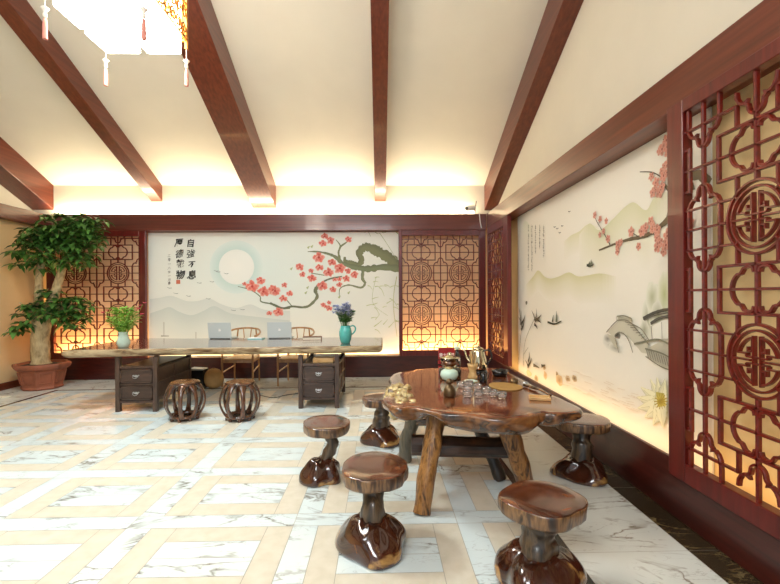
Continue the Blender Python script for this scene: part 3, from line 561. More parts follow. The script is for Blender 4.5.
RIGHT_ART= [('s', [(2.656, 2.114), (2.806, 2.196), (2.93, 2.185), (3.02, 2.1), (3.079, 2.034), (3.116, 1.962), (3.191, 1.926), (3.297, 1.892), (3.439, 1.877), (3.593, 1.879), (3.762, 1.872), (3.909, 1.86), (4.11, 1.841)], 0.07, 0.014, '#6a5b42'), ('s', [(3.909, 1.87), (4.025, 1.997), (4.149, 2.121), (4.192, 2.182)], 0.012, 0.006, '#5a4a3a'), ('s', [(3.469, 1.881), (3.593, 1.944)], 0.01, 0.006, '#5a4a3a'), ('s', [(2.847, 2.134), (2.975, 2.105), (3.078, 2.153), (3.163, 2.23), (3.175, 2.266)], 0.05, 0.012, '#6a5b42'), ('s', [(2.93, 2.291), (3.076, 2.397), (3.136, 2.497), (3.16, 2.554)], 0.022, 0.008, '#5a4a3a'), ('s', [(3.188, 2.285), (3.293, 2.348), (3.449, 2.395)], 0.01, 0.006, '#5a4a3a'), ('s', [(3.297, 1.892), (3.167, 1.808), (3.081, 1.75), (2.892, 1.685)], 0.018, 0.012, '#5a4a3a'), ('p', 4.186, 2.187, 0.052), ('p', 3.972, 2.094, 0.047), ('p', 4.089, 1.984, 0.045), ('p', 3.942, 1.927, 0.057), ('p', 3.786, 1.798, 0.053), ('p', 3.727, 1.873, 0.043), ('p', 3.574, 1.937, 0.063), ('p', 3.425, 1.919, 0.066), ('p', 3.47, 1.805, 0.05), ('p', 3.31, 1.978, 0.054), ('p', 3.279, 1.93, 0.052), ('p', 3.235, 1.843, 0.052), ('p', 3.205, 1.805, 0.064), ('p', 3.159, 1.732, 0.052), ('p', 3.098, 1.864, 0.059), ('p', 3.201, 2.179, 0.068), ('p', 3.281, 2.192, 0.057), ('p', 3.244, 2.257, 0.061), ('p', 3.299, 2.317, 0.048), ('p', 3.173, 2.324, 0.045), ('p', 3.145, 2.354, 0.043), ('p', 3.104, 2.364, 0.056), ('p', 3.198, 2.479, 0.049), ('p', 3.119, 2.529, 0.066), ('p', 3.152, 2.284, 0.067), ('p', 3.23, 1.774, 0.063), ('p', 3.174, 2.208, 0.055), ('p', 3.113, 2.479, 0.052), ('p', 3.168, 2.482, 0.07), ('p', 3.104, 2.439, 0.058), ('p', 3.291, 1.914, 0.049), ('p', 3.116, 1.84, 0.064), ('p', 4.017, 2.007, 0.042), ('p', 4.078, 2.13, 0.05), ('p', 3.768, 1.852, 0.066), ('p', 3.376, 1.938, 0.063), ('p', 3.23, 1.902, 0.064), ('p', 3.129, 1.777, 0.07), ('p', 3.248, 2.205, 0.042), ('p', 3.113, 2.296, 0.045), ('p', 3.019, 2.279, 0.047), ('p', 2.967, 2.177, 0.066), ('p', 2.994, 1.887, 0.047), ('p', 3.046, 1.798, 0.051), ('p', 2.947, 2.038, 0.056), ('p', 2.935, 1.804, 0.055), ('p', 2.878, 1.894, 0.053), ('p', 2.949, 2.331, 0.067), ('p', 2.996, 2.463, 0.065), ('p', 2.891, 2.073, 0.041), ('t', 6.062, 2.37), ('t', 6.063, 2.321), ('t', 6.064, 2.273), ('t', 6.065, 2.225), ('t', 6.065, 2.176), ('t', 6.066, 2.128), ('t', 6.067, 2.079), ('t', 6.068, 2.031), ('t', 6.069, 1.983), ('t', 6.069, 1.934), ('t', 6.07, 1.886), ('t', 6.071, 1.837), ('t', 6.072, 1.789), ('t', 5.923, 2.348), ('t', 5.924, 2.301), ('t', 5.925, 2.253), ('t', 5.926, 2.206), ('t', 5.926, 2.159), ('t', 5.927, 2.111), ('t', 5.928, 2.064), ('t', 5.929, 2.017), ('t', 5.929, 1.97), ('t', 5.93, 1.922), ('t', 5.931, 1.875), ('t', 5.932, 1.828), ('t', 5.932, 1.78), ('t', 5.783, 2.326), ('t', 5.783, 2.28), ('t', 5.784, 2.233), ('t', 5.785, 2.187), ('t', 5.786, 2.141), ('t', 5.786, 2.095), ('t', 5.787, 2.049), ('t', 5.788, 2.003), ('t', 5.634, 2.302), ('t', 5.635, 2.257), ('t', 5.636, 2.212), ('t', 5.636, 2.167), ('t', 5.637, 2.122), ('t', 5.638, 2.077), ('t', 5.638, 2.032), ('t', 5.493, 2.28), ('t', 5.494, 2.236), ('t', 5.494, 2.192), ('t', 5.495, 2.149), ('t', 5.496, 2.105), ('t', 5.496, 2.061), ('t', 5.497, 2.017), ('t', 5.498, 1.973), ('t', 5.498, 1.929), ('s', [(5.169, 2.232), (5.139, 2.22), (5.103, 2.224)], 0.012, 0.006, '#4a4a40'), ('s', [(5.091, 2.2), (5.062, 2.188), (5.027, 2.193)], 0.012, 0.006, '#4a4a40'), ('s', [(5.022, 2.142), (4.993, 2.131), (4.959, 2.135)], 0.012, 0.006, '#4a4a40'), ('s', [(4.952, 2.209), (4.925, 2.198), (4.892, 2.202)], 0.012, 0.006, '#4a4a40'), ('s', [(4.762, 2.336), (4.736, 2.324), (4.705, 2.327)], 0.012, 0.006, '#4a4a40'), ('s', [(4.341, 1.718), (4.269, 1.703), (4.199, 1.713)], 0.03, 0.012, '#2f3a2c'), ('s', [(4.289, 1.715), (4.279, 1.748)], 0.05, 0.008, '#55604c'), ('s', [(4.249, 1.712), (4.248, 1.765)], 0.06, 0.006, '#6d7560'), ('s', [(5.376, 1.089), (5.16, 1.078), (4.961, 1.125)], 0.03, 0.012, '#2f3a2c'), ('s', [(5.22, 1.098), (5.189, 1.183)], 0.05, 0.008, '#55604c'), ('s', [(5.102, 1.105), (5.1, 1.234)], 0.06, 0.006, '#6d7560'), ('s', [(6.549, 0.299), (6.446, 0.71), (6.376, 0.957), (6.391, 1.197)], 0.012, 0.01, '#7d7a66'), ('s', [(6.313, 0.398), (6.217, 0.764), (5.801, 1.134)], 0.012, 0.01, '#8d8a74'), ('s', [(6.269, 0.346), (6.292, 0.549), (6.09, 0.691)], 0.01, 0.008, '#8d8a74'), ('s', [(6.413, 0.985), (6.42, 1.105), (6.485, 1.224)], 0.045, 0.004, '#6a6350'), ('s', [(6.376, 1.002), (6.265, 1.076), (6.211, 1.144)], 0.045, 0.004, '#3d3a30'), ('s', [(6.396, 0.911), (6.298, 0.985), (6.257, 1.054)], 0.045, 0.004, '#4f4a3a'), ('s', [(5.817, 1.079), (5.855, 1.146), (5.941, 1.212)], 0.045, 0.004, '#6a6350'), ('s', [(5.802, 1.066), (5.759, 1.157), (5.761, 1.245)], 0.045, 0.004, '#4f4a3a'), ('s', [(5.817, 1.079), (5.674, 1.127), (5.579, 1.171)], 0.045, 0.004, '#6a6350'), ('s', [(5.802, 1.107), (5.674, 1.087), (5.595, 1.065)], 0.045, 0.004, '#4f4a3a'), ('s', [(5.841, 1.036), (5.761, 1.007), (5.728, 0.976)], 0.045, 0.004, '#3d3a30'), ('s', [(6.093, 0.49), (6.045, 0.569), (6.048, 0.639)], 0.045, 0.004, '#4f4a3a'), ('s', [(6.094, 0.433), (5.997, 0.505), (5.951, 0.567)], 0.045, 0.004, '#4f4a3a'), ('s', [(6.094, 0.404), (6.132, 0.456), (6.222, 0.5)], 0.045, 0.004, '#3d3a30'), ('s', [(5.889, 0.479), (5.75, 0.481), (5.662, 0.475)], 0.045, 0.004, '#6a6350'), ('s', [(5.589, 0.513), (5.498, 0.534), (5.45, 0.548)], 0.045, 0.004, '#4f4a3a'), ('s', [(6.349, 0.944), (6.398, 1.024), (6.506, 1.101)], 0.045, 0.004, '#6a6350'), ('o', 6.182, 1.314, 0.08, 0.06, '#4a4a40', '#9a967f'), ('o', 5.486, 0.413, 0.12, 0.1, '#c9a67c', '#e3cfa6'), ('o', 5.045, 0.433, 0.2, 0.13, '#b08a60', '#e3cfa6'), ('o', 5.12, 0.486, 0.07, 0.08, '#5a3f2a', '#e3cfa6'), ('o', 4.822, 0.494, 0.12, 0.07, '#8a6a48', '#e3cfa6'), ('o', 4.653, 0.53, 0.13, 0.07, '#6b4c33', '#e3cfa6'), ('o', 5.519, 0.511, 0.1, 0.07, '#7a5a3c', '#e3cfa6'), ('o', 5.814, 0.313, 0.14, 0.08, '#8a7a5c', '#e3cfa6'), ('o', 6.095, 0.332, 0.2, 0.08, '#f2e3b8', '#e3cfa6'), ('o', 3.363, 1.234, 0.16, 0.3, '#b4b698', '#f0efe2'), ('o', 3.267, 1.331, 0.2, 0.4, '#a9b083', '#f0efe2'), ('o', 3.304, 1.401, 0.14, 0.24, '#b9bd98', '#f0efe2'), ('o', 3.159, 1.424, 0.16, 0.34, '#bcc48c', '#f0efe2'), ('o', 3.403, 1.147, 0.12, 0.18, '#a3a58a', '#f0efe2'), ('o', 3.231, 1.263, 0.16, 0.22, '#a5a98a', '#f0efe2'), ('o', 3.911, 0.997, 0.26, 0.16, '#bdbbae', '#f0efe4'), ('o', 3.964, 1.02, 0.16, 0.08, '#8f8d80', '#f0efe4'), ('o', 3.834, 0.951, 0.22, 0.08, '#a9a799', '#f0efe4'), ('g', [(3.953, 1.085), (3.857, 1.148), (3.771, 1.197), (3.662, 1.208), (3.571, 1.182), (3.465, 1.11), (3.345, 1.032), (3.327, 0.963), (3.438, 0.961), (3.573, 1.04), (3.672, 1.092), (3.758, 1.101), (3.858, 1.044)], '#cbc7b4'), ('g', [(3.964, 1.062), (3.9, 1.007), (3.839, 0.958), (3.779, 0.944), (3.808, 1.016), (3.858, 1.055)], '#c3bfab'), ('g', [(3.781, 1.234), (3.571, 1.223), (3.554, 1.198), (3.662, 1.208), (3.781, 1.196)], '#bdb8a3'), ('o', 3.797, 1.063, 0.1, 0.05, '#57554a', '#9a978a'), ('s', [(3.786, 1.233), (3.671, 1.241), (3.562, 1.223)], 0.012, 0.012, '#97927f'), ('s', [(3.786, 1.196), (3.671, 1.207), (3.571, 1.187), (3.444, 1.107), (3.326, 1.032)], 0.012, 0.01, '#97927f'), ('s', [(3.964, 1.079), (3.857, 1.153), (3.781, 1.196)], 0.012, 0.01, '#97927f'), ('s', [(3.786, 1.233), (3.786, 1.19)], 0.01, 0.01, '#97927f'), ('s', [(3.562, 1.223), (3.558, 1.183), (3.424, 1.145), (3.326, 1.065)], 0.01, 0.01, '#97927f'), ('s', [(3.758, 1.096), (3.672, 1.087), (3.6, 1.032), (3.547, 0.947)], 0.012, 0.01, '#97927f'), ('s', [(3.758, 1.096), (3.818, 1.064), (3.798, 1.001), (3.76, 0.92)], 0.01, 0.008, '#8a8675'), ('s', [(3.662, 1.192), (3.558, 1.183)], 0.006, 0.006, '#8a8573'), ('s', [(3.621, 1.171), (3.528, 1.167)], 0.006, 0.006, '#8a8573'), ('s', [(3.581, 1.151), (3.498, 1.152)], 0.006, 0.006, '#8a8573'), ('s', [(3.541, 1.131), (3.469, 1.137)], 0.006, 0.006, '#8a8573'), ('s', [(3.503, 1.112), (3.44, 1.122)], 0.006, 0.006, '#8a8573'), ('s', [(3.465, 1.093), (3.412, 1.107)], 0.006, 0.006, '#8a8573'), ('s', [(3.428, 1.074), (3.384, 1.093)], 0.006, 0.006, '#8a8573'), ('s', [(3.392, 1.056), (3.357, 1.079)], 0.006, 0.006, '#8a8573'), ('s', [(3.357, 1.038), (3.33, 1.065)], 0.006, 0.006, '#8a8573'), ('s', [(3.403, 1.232), (3.286, 1.275), (3.177, 1.302), (3.095, 1.313)], 0.028, 0.022, '#4f4e45'), ('s', [(3.387, 1.218), (3.286, 1.256), (3.102, 1.291)], 0.01, 0.01, '#77756a'), ('s', [(3.309, 1.199), (3.195, 1.247), (3.059, 1.267)], 0.024, 0.02, '#5b594f'), ('g', [(3.302, 1.18), (3.178, 1.229), (3.06, 1.249), (3.044, 1.12), (3.288, 1.069)], '#f0efe4'), ('s', [(3.302, 1.18), (3.288, 1.069)], 0.008, 0.008, '#77756a'), ('s', [(3.178, 1.22), (3.172, 1.097)], 0.006, 0.006, '#a09e90'), ('g', [(3.373, 0.998), (3.207, 1.073), (3.061, 1.114), (3.014, 0.886), (3.181, 0.892), (3.366, 0.937)], '#bfbcab'), ('s', [(3.365, 0.997), (3.335, 0.931)], 0.007, 0.006, '#77756a'), ('s', [(3.334, 0.993), (3.304, 0.928)], 0.007, 0.006, '#77756a'), ('s', [(3.304, 0.99), (3.274, 0.925)], 0.007, 0.006, '#77756a'), ('s', [(3.274, 0.987), (3.245, 0.922)], 0.007, 0.006, '#77756a'), ('s', [(3.244, 0.983), (3.216, 0.919)], 0.007, 0.006, '#77756a'), ('s', [(3.215, 0.98), (3.188, 0.916)], 0.007, 0.006, '#77756a'), ('s', [(3.187, 0.977), (3.16, 0.913)], 0.007, 0.006, '#77756a'), ('s', [(3.159, 0.974), (3.132, 0.91)], 0.007, 0.006, '#77756a'), ('s', [(3.132, 0.971), (3.105, 0.907)], 0.007, 0.006, '#77756a'), ('s', [(3.105, 0.968), (3.079, 0.904)], 0.007, 0.006, '#77756a'), ('s', [(3.078, 0.965), (3.053, 0.902)], 0.007, 0.006, '#77756a'), ('s', [(3.052, 0.963), (3.027, 0.899)], 0.007, 0.006, '#77756a'), ('s', [(3.381, 0.999), (3.18, 0.989), (3.014, 0.951)], 0.012, 0.012, '#85836f'), ('s', [(3.374, 0.94), (3.181, 0.89), (3.014, 0.882)], 0.01, 0.01, '#85836f'), ('s', [(3.529, 1.019), (3.373, 1.056), (3.207, 1.086), (3.045, 1.05)], 0.016, 0.014, '#85836f'), ('s', [(3.19, 0.607), (3.252, 0.69), (3.284, 0.732), (3.317, 0.776)], 0.13440000000000002, 0.006, '#d8d3a6'), ('s', [(3.19, 0.607), (3.252, 0.69), (3.284, 0.732), (3.317, 0.776)], 0.12, 0.004, '#f1edcb'), ('s', [(3.197, 0.605), (3.297, 0.75)], 0.006, 0.004, '#cfc99a'), ('s', [(3.19, 0.607), (3.31, 0.645), (3.374, 0.666), (3.44, 0.687)], 0.1456, 0.006, '#d8d3a6'), ('s', [(3.19, 0.607), (3.31, 0.645), (3.374, 0.666), (3.44, 0.687)], 0.13, 0.004, '#f1edcb'), ('s', [(3.197, 0.605), (3.4, 0.674)], 0.006, 0.004, '#cfc99a'), ('s', [(3.19, 0.607), (3.338, 0.6), (3.417, 0.596), (3.499, 0.592)], 0.13440000000000002, 0.006, '#d8d3a6'), ('s', [(3.19, 0.607), (3.338, 0.6), (3.417, 0.596), (3.499, 0.592)], 0.12, 0.004, '#f1edcb'), ('s', [(3.197, 0.605), (3.449, 0.595)], 0.006, 0.004, '#cfc99a'), ('s', [(3.19, 0.607), (3.33, 0.56), (3.405, 0.535), (3.483, 0.509)], 0.13440000000000002, 0.006, '#d8d3a6'), ('s', [(3.19, 0.607), (3.33, 0.56), (3.405, 0.535), (3.483, 0.509)], 0.12, 0.004, '#f1edcb'), ('s', [(3.197, 0.605), (3.436, 0.525)], 0.006, 0.004, '#cfc99a'), ('s', [(3.19, 0.607), (3.212, 0.704), (3.224, 0.753), (3.235, 0.803)], 0.13440000000000002, 0.006, '#d8d3a6'), ('s', [(3.19, 0.607), (3.212, 0.704), (3.224, 0.753), (3.235, 0.803)], 0.12, 0.004, '#f1edcb'), ('s', [(3.197, 0.605), (3.228, 0.773)], 0.006, 0.004, '#cfc99a'), ('s', [(3.19, 0.607), (3.165, 0.709), (3.152, 0.759), (3.14, 0.809)], 0.13440000000000002, 0.006, '#d8d3a6'), ('s', [(3.19, 0.607), (3.165, 0.709), (3.152, 0.759), (3.14, 0.809)], 0.12, 0.004, '#f1edcb'), ('s', [(3.197, 0.605), (3.147, 0.779)], 0.006, 0.004, '#cfc99a'), ('s', [(3.19, 0.607), (3.287, 0.536), (3.338, 0.499), (3.39, 0.461)], 0.1456, 0.006, '#d8d3a6'), ('s', [(3.19, 0.607), (3.287, 0.536), (3.338, 0.499), (3.39, 0.461)], 0.13, 0.004, '#f1edcb'), ('s', [(3.197, 0.605), (3.358, 0.484)], 0.006, 0.004, '#cfc99a'), ('s', [(3.19, 0.607), (3.237, 0.52), (3.262, 0.476), (3.286, 0.431)], 0.15680000000000002, 0.006, '#d8d3a6'), ('s', [(3.19, 0.607), (3.237, 0.52), (3.262, 0.476), (3.286, 0.431)], 0.14, 0.004, '#f1edcb'), ('s', [(3.197, 0.605), (3.271, 0.458)], 0.006, 0.004, '#cfc99a'), ('s', [(3.19, 0.607), (3.179, 0.525), (3.173, 0.484), (3.167, 0.443)], 0.15680000000000002, 0.006, '#d8d3a6'), ('s', [(3.19, 0.607), (3.179, 0.525), (3.173, 0.484), (3.167, 0.443)], 0.14, 0.004, '#f1edcb'), ('s', [(3.197, 0.605), (3.171, 0.468)], 0.006, 0.004, '#cfc99a'), ('s', [(3.236, 0.637), (3.141, 0.659)], 0.1, 0.1, '#d9c964'), ('s', [(3.19, 0.634), (3.114, 0.652)], 0.01, 0.008, '#b59a34'), ('s', [(3.19, 0.634), (3.122, 0.625)], 0.01, 0.008, '#b59a34'), ('s', [(3.19, 0.634), (3.143, 0.6)], 0.01, 0.008, '#b59a34'), ('s', [(3.19, 0.634), (3.173, 0.581)], 0.01, 0.008, '#b59a34'), ('s', [(3.19, 0.634), (3.208, 0.572)], 0.01, 0.008, '#b59a34'), ('s', [(3.19, 0.634), (3.24, 0.575)], 0.01, 0.008, '#b59a34'), ('s', [(3.19, 0.634), (3.262, 0.591)], 0.01, 0.008, '#b59a34'), ('s', [(3.19, 0.634), (3.27, 0.615)], 0.01, 0.008, '#b59a34'), ('s', [(3.19, 0.634), (3.261, 0.644)], 0.01, 0.008, '#b59a34'), ('s', [(3.19, 0.634), (3.238, 0.67)], 0.01, 0.008, '#b59a34'), ('s', [(3.19, 0.634), (3.206, 0.688)], 0.01, 0.008, '#b59a34'), ('s', [(3.19, 0.634), (3.171, 0.696)], 0.01, 0.008, '#b59a34'), ('s', [(3.19, 0.634), (3.141, 0.691)], 0.01, 0.008, '#b59a34'), ('s', [(3.19, 0.634), (3.121, 0.675)], 0.01, 0.008, '#b59a34'), ('s', [(3.779, 0.608), (3.66, 0.615)], 0.006, 0.004, '#e6dccb'), ('s', [(4.445, 0.419), (4.281, 0.436)], 0.006, 0.004, '#e6dccb'), ('s', [(3.765, 0.508), (3.647, 0.512)], 0.006, 0.004, '#e6dccb'), ('s', [(3.576, 0.591), (3.469, 0.593)], 0.006, 0.004, '#e6dccb'), ('s', [(4.686, 0.603), (4.504, 0.617)], 0.006, 0.004, '#e6dccb'), ('s', [(4.415, 0.602), (4.253, 0.615)], 0.006, 0.004, '#e6dccb'), ('s', [(3.541, 0.587), (3.436, 0.582)], 0.006, 0.004, '#e6dccb'), ('s', [(3.872, 0.494), (3.747, 0.496)], 0.006, 0.004, '#e6dccb'), ('s', [(3.584, 0.481), (3.477, 0.482)], 0.006, 0.004, '#e6dccb'), ('s', [(4.056, 0.493), (3.919, 0.493)], 0.006, 0.004, '#e6dccb'), ('s', [(4.066, 0.531), (3.929, 0.543)], 0.006, 0.004, '#e6dccb'), ('s', [(3.703, 0.547), (3.588, 0.56)], 0.006, 0.004, '#e6dccb'), ('s', [(4.669, 0.423), (4.489, 0.438)], 0.006, 0.004, '#e6dccb'), ('s', [(4.299, 0.484), (4.146, 0.482)], 0.006, 0.004, '#e6dccb'), ('s', [(4.396, 0.544), (4.236, 0.55)], 0.006, 0.004, '#e6dccb'), ('s', [(4.935, 0.408), (4.734, 0.431)], 0.006, 0.004, '#e6dccb'), ('s', [(3.575, 0.611), (3.468, 0.619)], 0.006, 0.004, '#e6dccb'), ('s', [(3.698, 0.485), (3.584, 0.496)], 0.006, 0.004, '#e6dccb'), ('s', [(4.065, 0.536), (3.927, 0.535)], 0.006, 0.004, '#e6dccb'), ('s', [(4.639, 0.436), (4.461, 0.432)], 0.006, 0.004, '#e6dccb'), ('s', [(3.867, 0.457), (3.742, 0.455)], 0.006, 0.004, '#e6dccb'), ('s', [(4.318, 0.448), (4.163, 0.447)], 0.006, 0.004, '#e6dccb'), ('s', [(4.018, 0.612), (3.884, 0.611)], 0.006, 0.004, '#e6dccb'), ('s', [(3.627, 0.582), (3.517, 0.582)], 0.006, 0.004, '#e6dccb'), ('s', [(3.644, 0.528), (3.532, 0.542)], 0.006, 0.004, '#e6dccb'), ('s', [(3.96, 0.583), (3.829, 0.578)], 0.006, 0.004, '#e6dccb'), ('s', [(3.921, 0.574), (3.793, 0.568)], 0.006, 0.004, '#e6dccb'), ('s', [(3.969, 0.567), (3.838, 0.562)], 0.006, 0.004, '#e6dccb'), ('s', [(3.65, 0.475), (3.539, 0.473)], 0.006, 0.004, '#e6dccb'), ('s', [(3.927, 0.498), (3.798, 0.5)], 0.006, 0.004, '#e6dccb'), ('s', [(4.102, 0.431), (3.962, 0.442)], 0.006, 0.004, '#e6dccb'), ('s', [(4.829, 0.453), (4.637, 0.461)], 0.006, 0.004, '#e6dccb'), ('s', [(4.076, 0.511), (3.937, 0.522)], 0.006, 0.004, '#e6dccb'), ('s', [(4.609, 0.61), (4.433, 0.605)], 0.006, 0.004, '#e6dccb'), ('s', [(3.631, 0.511), (3.521, 0.523)], 0.006, 0.004, '#e6dccb'), ('s', [(3.557, 0.492), (3.451, 0.496)], 0.006, 0.004, '#e6dccb'), ('s', [(4.99, 0.413), (4.785, 0.42)], 0.006, 0.004, '#e6dccb'), ('s', [(3.972, 0.63), (3.84, 0.626)], 0.006, 0.004, '#e6dccb'), ('s', [(4.921, 0.506), (4.722, 0.522)], 0.006, 0.004, '#e6dccb'), ('s', [(4.348, 0.437), (4.192, 0.439)], 0.006, 0.004, '#e6dccb')]
RIGHT_RIDGES= [([(4.91, 2.022), (4.724, 2.066), (4.528, 2.081), (4.325, 2.123), (4.109, 2.049)], 0.22, '#d9d8b4'), ([(4.524, 2.046), (4.305, 2.126), (4.108, 2.03), (3.869, 2.093), (3.69, 2.157), (3.543, 2.173), (3.379, 2.077), (3.267, 2.156), (3.078, 2.161)], 0.5, '#d3d3ac'), ([(6.204, 1.57), (5.91, 1.673), (5.716, 1.745), (5.502, 1.655), (5.303, 1.621), (5.058, 1.635), (4.781, 1.668), (4.533, 1.612), (4.114, 1.622), (3.818, 1.58)], 0.28, '#cfcc9c'), ([(6.37, 2.412), (6.233, 2.479), (6.062, 2.407), (5.94, 2.331)], 0.3, '#dfe2cf')]

PAPER = srgb('#f1efe4'); PAPER2 = srgb('#e4e8de')
def mix(a, b, t): return tuple(a[i]*(1-t)+b[i]*t for i in range(3))+(1,)
def panel(art, u0, u1, v0, v1, thick, off0=0, grad=None):
    nx, ny = 20, 12
    for i in range(nx):
        for j in range(ny):
            a, b = u0+(u1-u0)*i/nx, u0+(u1-u0)*(i+1)/nx; c, d = v0+(v1-v0)*j/ny, v0+(v1-v0)*(j+1)/ny
            pts = [(a, c), (b, c), (b, d), (a, d)]
            art.tri(pts, [grad(*p) for p in pts], off0)
    e = [(u0, v0), (u1, v0), (u1, v1), (u0, v1)]
    for i in range(4):
        p, q = e[i], e[(i+1) % 4]; o = len(art.v)
        art.v += [art.fn(p[0], p[1], off0), art.fn(q[0], q[1], off0), art.fn(q[0], q[1], -thick), art.fn(p[0], p[1], -thick)]
        art.f.append((o, o+1, o+2, o+3)); art.c.append([PAPER]*4)
    art.tri(e, [PAPER]*4, -thick)
def ridges(art, data, bg, off, fade=False):
    for k, (pts, h, col) in enumerate(data):
        c_ = srgb(col); P = catmull([(a, b, 0) for a, b in pts], 6); nP = len(P)
        for i_, (a, b) in enumerate(zip(P, P[1:])):
            cc = mix(bg, c_, min(1, (i_+1)/6, (nP-1-i_)/6)*.9) if fade else c_
            na = .012*noise.noise(Vector((a.x*9, k*3, 0)))
            art.tri([(a.x, a.y), (b.x, b.y), (b.x, b.y-h*.35), (a.x, a.y-h*.35)], [cc, cc, mix(cc, bg, .5), mix(cc, bg, .5)], off+k*.0004)
            art.tri([(a.x, a.y-h*.35), (b.x, b.y-h*.35), (b.x, b.y-h), (a.x, a.y-h)], [mix(cc, bg, .5), mix(cc, bg, .5), bg, bg], off+k*.0004)
def mural_back():
    t = thing('wall_mural', 'wide painted mural with red blossoms, pale moon and calligraphy behind the long desk', 'mural', (-1.85, 7.87, .37))
    ox, oy, oz = -1.85, 7.87, .37
    art = Art(lambda a, b, off: (a-ox, 7.852-off-oy, b-oz))
    bg = srgb('#f0f0e6'); teal = srgb('#dfece6')
    panel(art, -4.08, .38, .38, 2.56, .03, 0, lambda x, z: mix(bg, teal, max(0, .8-math.hypot((x+2.1)/1.6, (z-1.9)/.8)*.8)))
    ridges(art, BACK_RIDGES, bg, .001)
    mx, mz, mr = BACK_MOON
    halo = srgb('#cfe2da')
    art.blob(mx, mz, mr*1.0, mr*1.0, halo, halo, .0018, jag=0, n=40)
    for i in range(40):
        a0, a1 = 2*PI*i/40, 2*PI*(i+1)/40
        p = [(mx+mr*k*math.cos(a), mz+mr*k*math.sin(a)) for k, a in ((1, a0), (1, a1), (1.5, a1), (1.5, a0))]
        c = mix(bg, teal, .75)
        art.tri(p, [halo, halo, c, c], .0016)
    art.blob(mx, mz, mr*.99, mr*.99, srgb('#f7f5ec'), srgb('#f2f2ea'), .0022, jag=0, n=40)
    off = .003
    for k, a in enumerate(BACK_ART):
        if a[0] == 's':
            f = .85 if max(a[2], a[3]) > .05 else 1.3
            art.stroke(a[1], a[2]*f, a[3]*f, srgb(a[4]), off+(k % 4)*.0002, rough=.22 if a[2] > .05 else .08)
    for k, a in enumerate(BACK_ART):
        if a[0] == 'f':
            x, z, s_ = a[1:4]; s_ *= 1.45; r0 = srgb('#cc4233'); r1 = srgb('#ea8e7c'); r2 = srgb('#f0b5a4')
            for q in range(5):
                an = random.uniform(0, .7)+q*2*PI/5; d = s_*.26
                art.blob(x+d*math.cos(an)*1.1, z+d*math.sin(an)*.8, s_*.30, s_*.24, r0 if q % 2 else srgb('#d8564a'), r1 if q % 3 else r2, off+.001+q*.0001, rot=an, jag=.5, n=12, seed=k+q*.3)
            art.blob(x, z, s_*.12, s_*.12, srgb('#a8281f'), r0, off+.0018, n=8)
    for c, x, z, s_ in CALLI: art.text(c, x, z, s_*.84, srgb('#15140f'), off+.006, bold=.02 if c in '自不息厚物' else .004)
    for ch, (x, z) in zip('二零一八年一月書', CALLI2): art.text(ch, x, z, .05, srgb('#5a564a'), off)
    x, z = SEAL
    art.tri([(x-.035, z-.035), (x+.035, z-.035), (x+.035, z+.035), (x-.035, z+.035)], [srgb('#cf6f52')]*4, off)
    art.build('painting', t)
mural_back()
def mural_right():
    ox, oy, oz = 2.09, 4.6, .37
    t = thing('wall_mural', 'tall landscape mural with arched bridge, lotus and plum branch on the right wall', 'mural', (ox, oy, oz))
    art = Art(lambda a, b, off: (2.075-off-ox, a-oy, b-oz))
    bg = srgb('#f2efe6')
    panel(art, 2.71, 6.57, .25, 2.595, .012, 0, lambda x, z: mix(bg, srgb('#eae5d6'), .5+.5*noise.noise(Vector((x*.8, z*.8, 3)))))
    bgm = mix(bg, srgb('#eae5d6'), .45)
    def inside(p): return (min(max(p[0], 2.715), 6.56), min(max(p[1], .385), 2.59))
    ridges(art, [([inside(p) for p in a], b, c) for a, b, c in RIGHT_RIDGES], bgm, .001, True)
    off = .004; random.seed(11)
    for k, a in enumerate(RIGHT_ART):
        if a[0] == 'o':
            _, y, z, ww, hh, c0, c1 = a
            if y < 2.72: continue
            art.blob(y, z, min(ww/2, y-2.712), hh/2, srgb(c0), mix(srgb(c0), srgb(c1), .85), off-.0006+(k % 6)*.0002, jag=.35, seed=k, n=22)
        if a[0] == 'g': art.tri([inside(p) for p in a[1]], [srgb(a[2])]*len(a[1]), off+.0012+k*1e-5)
    for k, a in enumerate(RIGHT_ART):
        if a[0] == 's': art.stroke([inside(p) for p in a[1]], a[2], a[3], srgb(a[4]), off+.0016, rough=.12)
        if a[0] == 'p':
            y, z, s_ = a[1:4]; s_ *= 1.25
            if y < 2.75: continue
            for q in range(5):
                an = q*2*PI/5+k; d = s_*.30
                art.blob(y+d*math.cos(an), z+d*math.sin(an), s_*.30, s_*.25, srgb('#c97a64') if (k+q) % 3 else srgb('#9a4e3c'), srgb('#dba695'), off+.0024, rot=an, jag=.3, n=8, seed=k)
            art.blob(y, z, s_*.12, s_*.12, srgb('#7a2f24'), srgb('#a04a3a'), off+.0028, n=6)
        if a[0] == 't':
            y, z = a[1:3]
            for q in range(4):
                yy = y+random.uniform(-.016, .016); zz = z+random.uniform(-.022, .022)
                if random.random() < .5: art.stroke([(yy-.016, zz), (yy+.016, zz+.004)], .008, .006, srgb('#5e5a4a'), off+.001)
                else: art.stroke([(yy, zz-.018), (yy-.004, zz+.018)], .007, .005, srgb('#5e5a4a'), off+.001)
    art.build('painting', t)
mural_right()

